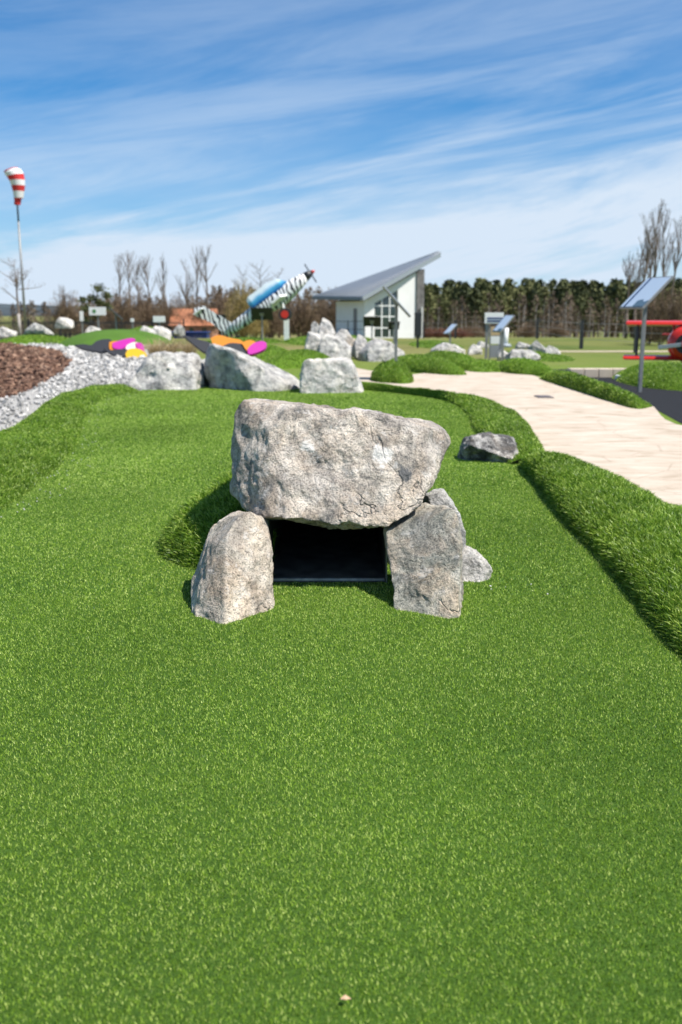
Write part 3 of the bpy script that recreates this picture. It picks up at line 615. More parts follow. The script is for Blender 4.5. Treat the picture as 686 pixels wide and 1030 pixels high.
sign(223.5, 342, 15, .85, (.42, .40), 50, 'small dark slanted sign above the tail of the zebra striped plane', True)
sign(374, 346, 4, .78, (.62, .42), 55, 'dark slanted sign before the glazed gable, left one of the pair', True)
sign(396, 345, 350, .62, (.42, .36), 55, 'smaller dark slanted sign close behind the tall edge on sign', True)
sign(117.5, 343, 72, 1.05, (.55, .70), 42, 'slim slanted sign seen edge on beside the white billboard', True)
sign(452.5, 352, 250, .60, (.36, .42), 45, 'small pale faced slanted sign right of the house')
sign(505, 364, 252, .84, (.44, .50), 48, 'slanted sign with a pale blue face leaning out over the beige box')
def board(px, py, Y, w_, h_, z0, label, posts=1, mat=m_white, name='signboard', cat='sign'):
    p = W(px, py, Y); r = empty(name, (p[0], Y, gz(Y)), label=label, cat=cat); zt = p[2] - gz(Y)
    MB().box((0, 0, zt), (w_, .05, h_)).build('board', mat, r, bevel=.005)
    for k in range(posts):
        x = 0 if posts == 1 else (-w_ * .35 if k == 0 else w_ * .35); MB().box((x, .045, zt / 2), (.07, .04, zt)).build('post', m_steel, r)
    return r, zt
r, zt = board(98, 313, 46, .80, .38, 0, 'white billboard on a post behind the far left mound')
MB().tube((-.15, -.028, zt), (-.15, -.034, zt), .09, .09, 12).build('emblem', simple('leaf_green', (.06, .22, .06), .5), r)
board(160, 321, 42, .52, .26, 0, 'small white sign before the brown bushes')
board(82, 318, 50, .18, .5, 0, 'narrow pale notice on a thin post left of the billboard')
board(133, 322, 45, .16, .16, 0, 'small round edged white plate on a post between billboard and bushes')
# white board with blue stripes and beige box at the stone ring
r, zt = board(497, 320, 23.5, .46, .26, 0, 'white board with dark blue stripes behind the slanted sign', 2)
for z in (-.07, .0): MB().box((.02, -.028, zt + z), (.38, .008, .035)).build('stripe', simple('navy', (.02, .04, .16), .4), r)
p = G(497.5, 362); r = empty('display_box', p, label='tall narrow box with beige and white panels under the slanted sign', cat='display')
for x in (-.13, .13): MB().box((x, 0, .38), (.03, .05, .76)).build('upright', m_steel, r)
MB().box((0, 0, .68), (.22, .035, .20)).build('panel', simple('beige_panel', (.50, .36, .2), .6), r)['label'] = 'beige upper panel'
MB().box((0, 0, .47), (.22, .035, .18)).build('panel', m_white, r)['label'] = 'white middle panel'
MB().box((0, 0, .20), (.22, .035, .30)).build('panel', simple('grey_panel', (.25, .26, .27), .5), r)['label'] = 'grey lower panel'
p = G(507.5, 349); r = empty('marker_post', p, label='slim leaning white post behind the slanted sign', cat='post')
MB().tube((0.05, 0, .62), (-.0, 0, -.02), .07, .10, 10).build('shaft', m_white, r, True); MB().tube((0, 0, 0), (0, 0, .10), .24, .2, 12).build('foot', simple('foot_grey', (.3, .34, .38), .5), r, True)
p = G(420, 350); r = empty('litter_bin', p, label='slim dark bin on a post beside the stone clad corner of the house', cat='bin')
MB().box((0, 0, .75), (.22, .2, .75)).build('bin_body', m_dark, r, bevel=.02); MB().box((0, 0, .2), (.06, .06, .4)).build('post', m_dark, r)

# ---------------------------------------------------------------- house with the slanting roof
m_wall = simple('render_wall', (.82, .81, .79), .85, 0, .04, 1.5)
m_clad = simple('slate_cladding', (.15, .14, .135), .8, 0, .5, 4, .8, 9)
m, t, b = newmat('standing_seam_roof'); co = N(t, 'ShaderNodeTexCoord').outputs['Object']
t.links.new(mixc(t, noise(t, co, 1.5, 5), (.21, .23, .25), (.28, .30, .32)), b.inputs['Base Color']); b.inputs['Roughness'].default_value = .42; b.inputs['Metallic'].default_value = .35; m_roof = m
Z0 = -.62
A = Vector((1.45, 60, Z0)); Bc = Vector((5.15, 61.44, Z0)); Cc = A + Vector((-1.79, 4.6, 0)); Dc = Bc + Vector((-1.2, 3.1, 0))
hs = empty('house', A, label='white house with a steep slanting grey metal roof and a tall glazed gable', cat='house')
gu = (Bc - A); GL = gu.length; gu.normalize(); gn = Vector((gu.y, -gu.x, 0))
h0, h1 = 2.45, 4.45                                   # wall heights at the low and the high end
def gp(u, v, d=0): return A + gu * u + Vector((0, 0, v)) + gn * d
def hz_(u): return h0 + (h1 - h0) * u / GL
u1, u2 = .68, 2.28
off = -gn * .25
wl = MB().prism([gp(0, 0), gp(u1, 0), gp(u1, hz_(u1)), gp(0, h0)], off).prism([gp(u2, 0), gp(GL - .42, 0), gp(GL - .42, hz_(GL - .42)), gp(u2, hz_(u2))], off)
wtop = lambda u: hz_(u) - .42
wl.prism([gp(u1, wtop(u1)), gp(u2, wtop(u2)), gp(u2, hz_(u2)), gp(u1, hz_(u1))], off).prism([gp(u1, 0), gp(u2, 0), gp(u2, .15), gp(u1, .15)], off)
par(wl, 'gable_wall', m_wall, hs)
ev = (Cc - A).normalized(); en = Vector((ev.y * -1, ev.x, 0)); 
par(MB().prism([A - gn * .25 + Vector((0, 0, 0)), Cc, Cc + Vector((0, 0, h0)), A - gn * .25 + Vector((0, 0, h0))], gu * .25), 'side_wall', m_wall, hs)
par(MB().prism([Bc - gn * .25, Dc, Dc + Vector((0, 0, h1)), Bc - gn * .25 + Vector((0, 0, h1))], -gu * .25), 'high_wall', m_wall, hs)
par(MB().prism([Cc, Dc, Dc + Vector((0, 0, h1)), Cc + Vector((0, 0, h0))], gn * .2), 'rear_wall', m_wall, hs)
par(MB().prism([gp(GL - .42, 0, .12), gp(GL + .08, 0, .12), gp(GL + .08, h1 - .02, .12), gp(GL - .42, hz_(GL - .42) - .02, .12)], -gn * .5), 'stone_pier', m_clad, hs)
par(MB().tube(gp(GL - .14, -.0, .24), gp(GL - .14, 2.1, .24), .08, .08, 14), 'corner_column', simple('pale_column', (.55, .54, .52), .6), hs)
win = MB(); 
for u in (u1, u1 + (u2 - u1) / 3, u1 + 2 * (u2 - u1) / 3, u2): win.prism([gp(u - .035, .15, -.05), gp(u + .035, .15, -.05), gp(u + .035, wtop(u), -.05), gp(u - .035, wtop(u), -.05)], -gn * .06)
for v in (.19, .80, 1.50, 2.16): win.prism([gp(u1 + .036, v - .035, -.055), gp(u2 - .036, v - .035, -.055), gp(u2 - .036, v + .035, -.055), gp(u1 + .036, v + .035, -.055)], -gn * .05)
win.prism([gp(u1, wtop(u1) - .07, -.045), gp(u2, wtop(u2) - .07, -.045), gp(u2, wtop(u2), -.045), gp(u1, wtop(u1), -.045)], -gn * .05)
wf = par(win, 'window', m_white, hs)
pn = MB().prism([gp(u1, .15, -.075), gp(u2, .15, -.075), gp(u2, wtop(u2), -.075), gp(u1, wtop(u1), -.075)], -gn * .02); pn.v = [tuple(Vector(v) - A) for v in pn.v]
pn.build('pane', m_glass, wf)
# roof plate: low edge wide, high edge short
def rp(px, py, Y): return Vector(W(px, py, Y))
RA, RB, RCc, RD = rp(364.5, 299.5, 59.3), rp(443, 255.5, 62.0), rp(440, 254.6, 64.6), rp(315, 298.5, 65.6)
par(MB().prism([RA, RB, RD], (0, 0, .07)).prism([RB, RCc, RD], (0, 0, .07)), 'roof', m_roof, hs)
seam = MB()
for k in range(1, 15):
    t_ = k / 15; a_, b_ = RA.lerp(RD, t_), RB.lerp(RCc, t_); up = Vector((0, 0, .07))
    seam.hexa([a_ + up, a_ + up + Vector((.04, 0, 0)), b_ + up + Vector((.04, 0, 0)), b_ + up, a_ + up * 1.7, a_ + up * 1.7 + Vector((.04, 0, 0)), b_ + up * 1.7 + Vector((.04, 0, 0)), b_ + up * 1.7])
par(seam, 'roof_seams', m_roof, hs)
dn = Vector((0, 0, -.20))
par(MB().prism([RA + dn + gn * .02, RB + dn + gn * .02, RB + gn * .02 + Vector((0, 0, .085)), RA + gn * .02 + Vector((0, 0, .085))], gn * .05), 'verge_board', simple('zinc_trim', (.38, .41, .43), .4, .4), hs)
par(MB().prism([RA + dn * .8, RD + dn * .8, RD + Vector((0, 0, -.002)), RA + Vector((0, 0, -.002))], -gu * .12), 'gutter', simple('gutter_zinc', (.16, .18, .20), .4, .4), hs)
sof = MB().prism([RA + gu * .1, RB - gu * .1, RD + gu * .1], (0, 0, -.08)).prism([RB - gu * .1, RCc, RD + gu * .1], (0, 0, -.08)); sof.v = [(v[0], v[1], v[2] - .006) for v in sof.v]
par(sof, 'soffit', simple('wood_soffit', (.20, .15, .11), .8), hs)
dr = MB().prism([A + ev * 1.2 - gu * .03, A + ev * 1.75 - gu * .03, A + ev * 1.75 - gu * .03 + Vector((0, 0, 2.0)), A + ev * 1.2 - gu * .03 + Vector((0, 0, 2.0))], gu * .028)
par(dr, 'door', simple('grey_door', (.20, .19, .20), .5), hs)

# ---------------------------------------------------------------- zebra striped plane
m, t, b = newmat('zebra_stripes'); co = N(t, 'ShaderNodeTexCoord').outputs['Object']; mp = N(t, 'ShaderNodeMapping'); mp.inputs['Rotation'].default_value = (0, R(-18), 0); t.links.new(co, mp.inputs[0])
wv = N(t, 'ShaderNodeTexWave', bands_direction='X'); wv.inputs['Scale'].default_value = 1.9; wv.inputs['Distortion'].default_value = 7.5; wv.inputs['Detail'].default_value = 2; wv.inputs['Detail Scale'].default_value = 1.2; t.links.new(mp.outputs[0], wv.inputs[0])
t.links.new(ramp(t, wv.outputs['Fac'], [(.30, (.02, .02, .025)), (.38, (.80, .80, .80))]), b.inputs['Base Color']); b.inputs['Roughness'].default_value = .35; m_zeb = m
PY = 38.0
tail = W(228.5, 335, PY); nose = W(313.5, 275, PY); pit = math.atan2(nose[2] - tail[2], nose[0] - tail[0]); PL = math.hypot(nose[2] - tail[2], nose[0] - tail[0])
zb = empty('zebra_plane', (tail[0], PY, tail[2]), label='small plane with zebra striped body and blue white canopy, climbing nose up on a post', cat='plane')
zb.rotation_euler = (0, -pit, 0)
def ring(x, zc, hw, hh, n=14, sq=.75):
    o = []
    for i in range(n):
        a = 2 * math.pi * i / n; c, s = math.cos(a), math.sin(a); o.append((x, math.copysign(abs(c) ** sq, c) * hw, zc + math.copysign(abs(s) ** sq, s) * hh))
    return o
MB().loft([ring(0, .0, .08, .14), ring(.5, .02, .14, .22), ring(1.2, .03, .24, .26), ring(1.7, .0, .33, .30), ring(2.3, -.04, .38, .38), ring(2.9, -.02, .36, .36), ring(3.4, .0, .30, .27), ring(PL - .28, .03, .20, .18)]).build('fuselage', m_zeb, zb, True)
MB().loft([ring(PL - .279, .03, .20, .18), ring(PL - .12, .03, .16, .15), ring(PL + .02, .03, .09, .09)]).build('nose_cone', m_blackp, zb, True)
MB().loft([ring(PL + .021, .03, .09, .09), ring(PL + .12, .03, .05, .05), ring(PL + .16, .03, .01, .01)]).build('spinner', m_red, zb, True)
pr = MB()
for s_ in (-1, 1): pr.hexa([(PL - .06, -.05, .03), (PL - .03, .05, .03), (PL - .03, .05 * s_, .03 + s_ * .4), (PL - .06, -.05 * s_, .03 + s_ * .4), (PL - .04, -.05, .04), (PL - .01, .05, .04), (PL - .01, .05, .03 + s_ * .42), (PL - .04, -.05, .03 + s_ * .42)])
pr.build('propeller', m_dark, zb)
m, t, b = newmat('canopy_blue'); co = N(t, 'ShaderNodeTexCoord').outputs['Object']; sx = N(t, 'ShaderNodeSeparateXYZ'); t.links.new(co, sx.inputs[0])
t.links.new(ramp(t, M_(t, 'ADD', M_(t, 'MULTIPLY', M_(t, 'SUBTRACT', sx.outputs[2], .2), 1.5), M_(t, 'MULTIPLY', M_(t, 'SUBTRACT', noise(t, co, 3, 3), .5), .25)), [(.05, (.01, .10, .28)), (.3, (.08, .38, .62)), (.5, (.72, .80, .84))]), b.inputs['Base Color']); b.inputs['Roughness'].default_value = .25
def cr(x, z0, z1, hw): return [(x, -hw, z0), (x, -hw * .9, (z0 * .5 + z1 * .5)), (x, -hw * .75, z1), (x, hw * .75, z1), (x, hw * .9, (z0 * .5 + z1 * .5)), (x, hw, z0)]
MB().loft([cr(1.36, .16, .56, .30), cr(1.50, .2, .66, .33), cr(2.3, .2, .68, .34), cr(2.8, .2, .60, .33), cr(3.15, .16, .24, .24)]).build('canopy', m, zb)
MB().prism([(-.05, -.02, -.1), (.40, -.02, .18), (.02, -.02, 1.0), (-.16, -.02, 1.38), (-.55, -.02, 1.52), (-.66, -.02, 1.28), (-.30, -.02, .7)], (0, .05, 0)).build('tail_fin', m_zeb, zb)
MB().prism([(-.60, -.6, 1.26), (-.22, -.6, 1.28), (-.22, .6, 1.28), (-.60, .6, 1.26)], (0, 0, .05)).build('tailplane', m_white, zb)
for s_ in (-1, 1):
    MB().prism([(2.0, .3 * s_, -.26), (2.8, .3 * s_, -.18), (2.6, 1.5 * s_, -.12), (2.2, 1.5 * s_, -.16)], (0, 0, .09)).build('wing', m_white, zb)
    wh_ = MB().tube((2.32, .42 * s_ - .07, -.70), (2.32, .42 * s_ + .07, -.70), .235, .235, 20).build('wheel', m_dark, zb)
    MB().tube((2.32, .42 * s_ - .08, -.70), (2.32, .42 * s_ + .08, -.70), .15, .15, 16).build('rim', m_red, wh_)
    MB().tube((2.5, .28 * s_, -.25), (2.32, .42 * s_, -.70), .05, .035, 8).build('strut', m_white, zb)
MB().tube((.25, -.03, -.42), (.25, .03, -.42), .11, .11, 12).build('tail_wheel', m_dark, zb)
MB().tube((.25, 0, -.1), (.25, 0, -.4), .02, .02, 6).build('tail_strut', m_dark, zb)
pp = W(288, 320, PY); r = empty('support_post', (pp[0], PY, 0), label='short white post carrying the zebra striped plane', cat='post')
MB().box((0, 0, pp[2] / 2 + .1), (.20, .2, pp[2] + .25)).build('shaft', m_white, r)

# ---------------------------------------------------------------- red biplane
BY = 17.0; c = W(690, 345, BY)
bp_ = empty('red_biplane', (c[0], BY, c[2]), R(-20), label='red model biplane on the dark grass mound at the right edge', cat='plane')
def wing(z, xs, name, ch=.34): 
    MB().loft([[(xs, -ch, z - .01), (xs, -ch + .03, z + .04), (xs, -ch * .4, z + .06), (xs, .14, z + .02), (xs, 0, z - .04)], [(-xs, -ch, z - .01), (-xs, -ch + .03, z + .04), (-xs, -ch * .4, z + .06), (-xs, .14, z + .02), (-xs, 0, z - .04)]]).build(name, m_red, bp_, bevel=.01)
wing(.33, 1.02, 'upper_wing'); wing(-.27, 1.04, 'lower_wing')
def ry(y, r_, zc=0, sx_=1): return [(math.cos(2 * math.pi * i / 18) * r_ * sx_, y, zc + math.sin(2 * math.pi * i / 18) * r_) for i in range(18)]
MB().loft([ry(-.62, .22), ry(-.52, .29), ry(-.2, .32), ry(.3, .30), ry(1.0, .2, .03), ry(1.9, .07, .08)]).build('fuselage', m_red, bp_, True)
MB().loft([ry(-.626, .17), ry(-.60, .17)]).build('engine_opening', m_blackp, bp_)
MB().loft([ry(-.75, .02), ry(-.68, .07), ry(-.61, .08)]).build('spinner', m_red, bp_, True)
MB().box((0, -.66, 0), (.9, .02, .07), Matrix.Rotation(R(-8), 3, 'Y')).build('propeller', simple('propeller_grey', (.45, .46, .48), .3, .5), bp_, bevel=.008)
MB().loft([ry(.10, .16, .2), ry(.14, .15, .27), ry(.24, .08, .3)]).build('windshield', simple('windshield', (.5, .55, .6), .1), bp_, True)
MB().box((0, .38, .26), (.26, .36, .08)).build('cockpit', m_blackp, bp_, bevel=.03)
for x in (-.82, .82, -.22, .22):
    MB().tube((x, -.2, -.25), (x, -.15, .33), .022, .022, 8).build('strut', m_red if abs(x) < .5 else m_dark, bp_)
MB().prism([(0, 1.6, .1), (0, 1.95, .1), (0, 2.0, .5), (0, 1.8, .5)], (.03, 0, 0)).build('tail_fin', m_red, bp_)
MB().prism([(-.45, 1.6, .1), (.45, 1.6, .1), (.45, 1.9, .1), (-.45, 1.9, .1)], (0, 0, .03)).build('tailplane', m_red, bp_)
for x in (-.3, .3):
    MB().tube((x - .04, -.3, -.42), (x + .04, -.3, -.42), .12, .12, 14).build('wheel', m_dark, bp_)
MB().tube((0, .1, -.25), (0, .1, -.8), .06, .06, 10).build('stand', m_dark, bp_)

# ---------------------------------------------------------------- windsock
wy = 55.0; a_ = W(26, 333, wy); b2 = W(18.2, 206, wy); bx = W(26, 333, wy)[0]
ws = empty('windsock', (bx, wy, gz(wy)), label='red and white striped windsock drooping from a tall thin grey pole', cat='windsock')
ph = b2[2] - gz(wy)
MB().tube((0, 0, 0), (0, 0, ph - .9), .075, .055, 12).build('pole', m_steel, ws, True); MB().tube((0, 0, ph - .9), (0, 0, ph + 1.0), .05, .04, 10).build('pole_top', m_dark, ws, True)
sk = MB(); n = 20; rings = [(.0, .17, 0), (.05, .20, .32), (.10, .26, .36), (.12, .31, .72), (.12, .37, 1.02), (.08, .42, 1.30), (0, .46, 1.56), (-.12, .45, 1.75), (-.22, .36, 1.84)]
pts = [[(cx_ + math.cos(2 * math.pi * i / n) * r_, math.sin(2 * math.pi * i / n) * r_ * .9, ph + z_ + math.cos(2 * math.pi * i / n) * r_ * (.0 if z_ < 1.2 else .5 * (z_ - 1.2))) for i in range(n)] for cx_, r_, z_ in rings]
for k_ in range(len(pts) - 1): sk.loft([pts[k_], pts[k_ + 1]], m=(0, 0, 1, 0, 1, 0, 1, 1)[k_], caps=False)
sk.build('sock', [simple('sock_red', (.60, .03, .03), .7), simple('sock_white', (.75, .74, .74), .7)], ws, True)
hp = MB(); 
for i in range(n): hp.tube(pts[-1][i], pts[-1][(i + 1) % n], .035, .035, 5, False)
hp.build('hoop', m_red, ws)

# ---------------------------------------------------------------- cut-out butterflies
def cutout(name, Y, parts, label, lean=.0):
    p0 = W(parts[0][1][0][0], 350, Y); r = empty(name, (p0[0], Y, 0), label=label, cat='sculpture', group='colourful cut-out butterflies')
    def TL(x, y, yy, m_=.9, zb=.15):            # outline on a board that leans back
        d = ray(x, y); t_ = (yy + m_ * (H - zb)) / (d[1] - m_ * d[2]); return np.array([d[0] * t_, d[1] * t_, H + d[2] * t_])
    for i, (nm, poly, mat, dy) in enumerate(parts):
        ln = smooth_line([(TL if nm != 'stand' else W)(x, y, Y + dy * .6) for x, y in poly + [poly[0]]], 4)[:-1]
        mb = MB().prism(ln, (0, .035, -.04)); par(mb, nm, mat, r)
m_mag = simple('magenta_paint', (.46, .014, .30), .5); m_org = simple('orange_paint', (.58, .20, .008), .5); m_yel = simple('yellow_paint', (.62, .38, .008), .5); m_blk = simple('matt_black', (.022, .024, .03), .55); m_pale = simple('pale_pink', (.8, .62, .55), .5)
cutout('butterfly_figure', 23.6, [('wing', [(75, 347), (84, 346), (92, 347), (97, 343), (105, 341), (112, 342), (112, 350), (104, 354), (96, 353), (84, 351)], m_blk, 0), ('wing_patch', [(110, 344), (116, 343), (122, 344), (121, 352), (114, 354), (110, 350)], m_org, -.06),
                       ('wing_patch', [(113, 345), (122, 342), (132, 340), (136, 342), (128, 348), (122, 351), (114, 350)], m_mag, -.12), ('body', [(104, 350), (112, 352), (122, 351), (129, 352), (127, 357), (120, 359), (110, 355)], m_blk, -.18),
                       ('wing_patch', [(126, 352), (128, 347), (136, 344), (142, 347), (145, 354), (136, 354)], m_pale, -.14), ('wing_patch', [(136, 345), (142, 345), (145, 350), (144, 353), (138, 350)], m_mag, -.2), ('wing_patch', [(126, 356), (130, 351), (140, 351), (147, 356), (146, 362), (138, 365), (129, 363)], m_yel, -.25),
                       ('antenna', [(129, 366), (135, 367), (143, 364), (140, 368), (132, 369)], m_blk, -.22)],
       'black butterfly figure with magenta and yellow wings on the gravel at the left')
cutout('butterfly_figure', 17.4, [('wing', [(184, 337), (192, 339), (202, 342), (212, 345), (215, 353), (206, 354), (196, 347)], m_blk, 0), ('wing_patch', [(212, 340), (220, 337), (232, 340), (242, 342), (246, 347), (232, 348), (216, 348)], m_org, -.06),
                       ('body', [(224, 348), (232, 345), (243, 346), (251, 350), (252, 356), (238, 355)], m_blk, -.12), ('wing_patch', [(243, 345), (250, 342), (257, 344), (256, 351), (249, 353)], m_org, -.18), ('wing_patch', [(249, 351), (254, 346), (262, 343), (268, 345), (266, 351), (257, 355), (250, 356)], m_mag, -.24),
                       ('stand', [(228, 352), (234, 352), (234, 384), (228, 384)], m_blk, .1)],
       'black butterfly figure with orange and magenta wings perched over the big angular boulder')
# dry ornamental grass and the plank behind it
m_straw = blades('straw', (.30, .22, .10), (.48, .37, .19), (.62, .52, .32), .3, .6, .1)
for i, (px, py, k) in enumerate(((158, 364, 'pale dry grass tuft beside the left butterfly figure'), (172, 362, 'pale dry grass tuft before the light wooden plank'), (190, 362, 'greenish dry grass tuft left of the big angular boulder'))):
    a = G(px, py); n = 260; th_ = RNG.uniform(0, 6.28, n); rr = RNG.uniform(0, .16, n); P = np.stack([a[0] + np.cos(th_) * rr, a[1] + np.sin(th_) * rr, np.zeros(n)], 1)
    o = blade_mesh('ornamental_grass', P, np.tile([0, 0, 1.], (n, 1)), np.full(n, .55), np.full(n, .014), .35, m_straw, .6, True); del o['kind']; tag(o, k, 'grass tuft', 'dry grass tufts')
a = G(165, 357); o = MB().box((0, 0, 0), (1.7, .12, .10)).build('plank', simple('light_wood', (.55, .44, .31), .7, 0, .2, 5), None, bevel=.01); o.location = (float(a[0]), float(a[1]) + .5, .20)
tag(o, 'light wooden beam lying behind the dry grass tufts', 'beam')
p = G(190, 340); o = MB().box((0, 0, .12), (1.75, .9, .24)).box((0, 0, .26), (1.85, 1.0, .04)).build('sandbox', simple('navy_blue', (.012, .03, .16), .4), None, bevel=.01); o.location = (float(p[0]), float(p[1]), 0)
tag(o, 'long low navy blue box on the lawn below the tail of the plane', 'box')
# kerb wall, discs, drain
kw = MB()
for k_ in range(6):
    a, b2_ = G(560 + k_ * 13.6, 376), G(560 + (k_ + 1) * 13.6 - .5, 376); kw.box(((a[0] + b2_[0]) / 2, 16.7, .07), (b2_[0] - a[0], .25, .16))
tag(kw.build('edging', simple('sandstone', (.55, .46, .36), .8, 0, .12, 3), None, bevel=.01), 'low wall of beige stone blocks along the back of the black play surface', 'low wall')
for px, py, lb in ((616, 378.5, 'white disc on the black play surface, farther from the tall sign'), (630, 382.5, 'white disc on the black play surface, next to the tall sign')):
    a = G(px, py); o = MB().tube((0, 0, 0), (0, 0, .08), .19, .18, 24).build('stepping_disc', m_white, None, bevel=.006); o.location = (float(a[0]), float(a[1]), .004); tag(o, lb, 'disc', 'white discs')
a = G(547, 400); o = MB().box((0, 0, 0), (.20, .32, .012)).box((0, 0, .006), (.16, .28, .006)).build('drain_cover', simple('iron', (.12, .10, .10), .6), None); o.location = (float(a[0]), float(a[1]), .012); tag(o, 'small dark drain cover let into the pale path', 'drain cover')

# ---------------------------------------------------------------- trees
def branch(mb, p, d, L, r, lev, rng, spread, maxlev, upb=.15, seg=3, ns=5):
    pts = [p]; q = p.copy(); dd = d.copy()
    for s in range(seg):
        dd = (dd + Vector((rng.uniform(-1, 1), rng.uniform(-1, 1), rng.uniform(-.6, 1))) * (.045 if lev < 2 else .10) + Vector((0, 0, upb * .3))).normalized(); q2 = q + dd * (L / seg)
        mb.tube(q, q2, r * (1 - .28 * s), r * (1 - .28 * (s + 1)), ns if lev < 2 else 3, False); q = q2; pts.append(q)
    if lev >= maxlev: return
    nb = (rng.randint(5, 7) if lev == 1 else 4) if lev else rng.randint(13, 16)
    for i in range(nb):
        t_ = 1.0 if i < 3 else rng.uniform(.2 if lev else .25, 1.0); k = min(int(t_ * seg), seg - 1); base = pts[k].lerp(pts[k + 1], t_ * seg - k)
        side = Vector((rng.uniform(-1, 1), rng.uniform(-1, 1), rng.uniform(-.1, .5))).normalized()
        nd = (dd * (1 - spread) + side * spread + Vector((0, 0, upb))).normalized()
        branch(mb, base, nd, L * rng.uniform(.34, .58) * (1.3 - .8 * t_), max(r * .42 * (1.1 - .5 * t_), .0035), lev + 1, rng, spread, maxlev, upb, 2, ns)
def bare_tree(px, Y, pytop, label, seed, mat=m_bark, spread=.6, maxlev=4, upb=.2, r0=None, grp='bare trees', name='bare_tree'):
    p = W(px, pytop, Y); z = gz(Y); hh = p[2] - z; rng = random.Random(seed)
    t = empty(name, (p[0], Y, z), label=label, cat='tree', group=grp); r0 = r0 or hh * .016
    MB().tube((0, 0, -.1), (0, 0, hh * .32), r0 * 1.25, r0, 8).build('trunk', mat, t, True)
    mb = MB(); branch(mb, Vector((0, 0, hh * .3)), Vector((0, 0, 1)), hh * .62, r0, 0, rng, spread, maxlev, upb); mb.build('crown', m_twig, t)
    return t
bare_tree(15, 47, 262, 'small bare tree with spreading forked limbs left of the windsock pole', 3, m_birch, .75, 4, .12, .07)
bare_tree(118, 95, 262, 'slender bare tree just right of the small pine', 5, m_birch, .5)
bare_tree(128, 100, 258, 'tallest slim bare tree of the left trio', 6, m_birch, .5)
bare_tree(149, 100, 263, 'bare birch standing alone right of the slim trio', 7, m_birch, .45)
bare_tree(138, 98, 268, 'low bare tree among the slim left trio', 12, m_birch, .55)
bare_tree(164, 104, 265, 'thin pole like bare tree above the orange roofed building', 8, m_birch, .35)
bare_tree(197, 96, 258, 'bare birch with a pale trunk behind the tail of the plane', 9, m_birch, .45)
bare_tree(207, 98, 254, 'taller bare birch behind the tail of the plane', 10, m_birch, .48)
bare_tree(187, 100, 268, 'short bare tree left of the two birches behind the plane', 14, m_birch, .5)
bare_tree(262, 108, 266, 'wide crowned bare tree behind the canopy of the plane', 11, m_bark, .75, 4, .1)
bare_tree(243, 112, 272, 'round crowned bare tree left behind the canopy of the plane', 15, m_bark, .75, 4, .1)
bare_tree(280, 112, 274, 'round crowned bare tree right behind the canopy of the plane', 16, m_bark, .75, 4, .1)
for i, (px, Y, top, lb) in enumerate(((650, 44, 236, 'shorter upright bare poplar left of the tall one above the sign'), (664, 42, 213, 'tallest upright bare poplar above the slanted sign'), (680, 43, 232, 'upright bare poplar at the right edge of the picture'), (634, 50, 262, 'low upright bare poplar at the end of the pine wood'), (657, 46, 226, 'bare poplar close left of the tallest one'), (672, 45, 222, 'bare poplar close right of the tallest one'), (643, 47, 250, 'low bare poplar above the left edge of the slanted sign'))):
    bare_tree(px, Y, top, lb, 20 + i, m_bark, .48, 4, .42, .07, 'bare poplars')

m_need = tintmat('needles', [(0, (.035, .045, .014)), (.5, (.085, .10, .028)), (1, (.17, .17, .06))], .85)
def crown_pts(rng, n, kind):
    if kind == 'pine':                                     # layered, open, rounded top
        u = rng.random(n); z = .24 + .76 * u; rad = np.interp(u, [0, .2, .5, .8, 1], [.10, .20, .19, .13, .04]); 
    else:
        u = rng.random(n); z = .12 + .88 * u; rad = np.interp(u, [0, .3, .7, 1], [.22, .21, .13, .02])
    th = rng.uniform(0, 2 * np.pi, n); lob = 1 + .35 * np.sin(th * 3 + z * 23) ; rr = rad * np.sqrt(rng.random(n)) * lob
    return np.stack([np.cos(th) * rr, np.sin(th) * rr, z], 1)
def quads(C, s, rng):
    n = len(C); a = rng.normal(size=(n, 3)); a /= np.linalg.norm(a, axis=1)[:, None]; b_ = np.cross(a, rng.normal(size=(n, 3))); b_ /= np.linalg.norm(b_, axis=1)[:, None]
    s = (s * rng.uniform(.6, 1.3, n))[:, None]; return np.stack([C - a * s, C - b_ * s * .6, C + a * s, C + b_ * s * .6], 1).reshape(-1, 3)
def wood(name, trees, mat, label, n_per, qs, trunkmat, kinds=('pine', 'pine', 'fir')):
    rng = np.random.default_rng(99); V = []; T = []; mb = MB(); mi = []
    for i, (x, Y, h_) in enumerate(trees):
        kd = kinds[i % len(kinds)] if rng.random() < .6 else kinds[0]; z = gz(Y)
        C = crown_pts(rng, n_per, kd) * h_ + np.array([x, Y, z]); V.append(quads(C, qs * h_ / 12, rng)); T.append(np.repeat(np.clip(rng.normal(.5 + .25 * rng.normal(), .22, n_per), 0, 1), 4))
        mb.tube((x, Y, z - .3), (x + rng.normal() * .2, Y, z + h_ * .8), h_ * .018, h_ * .007, 5, False)
    V = np.concatenate(V); T = np.concatenate(T); nq = len(V) // 4; tv = np.array(mb.v); tl = np.array([k + len(V) for f in mb.f for k in f])
    L = np.concatenate([np.arange(len(V)), tl]); sz = np.concatenate([np.full(nq, 4), np.full(len(mb.f), 4)])
    return tag(mesh_np(name, np.concatenate([V, tv]), L, sz, [mat, trunkmat], attr=np.concatenate([T, np.zeros(len(tv))]), mi=np.concatenate([np.zeros(nq), np.ones(len(mb.f))])), kind='stuff', label=label)
rg = random.Random(5); tr = []
for k_ in range(290):
    px = rg.uniform(395, 760); Y = rg.uniform(190, 235); top = 286 + rg.uniform(-6, 12) + (4 if px < 450 else 0); q = W(px, top, Y); tr.append((q[0], Y, (q[2] - gz(Y)) * (1 if rg.random() < .8 else .75)))
wood('pine_wood', tr, m_need, 'dark green pine wood beyond the field on the right', 620, .42, simple('pine_trunk', (.20, .13, .09), .9))
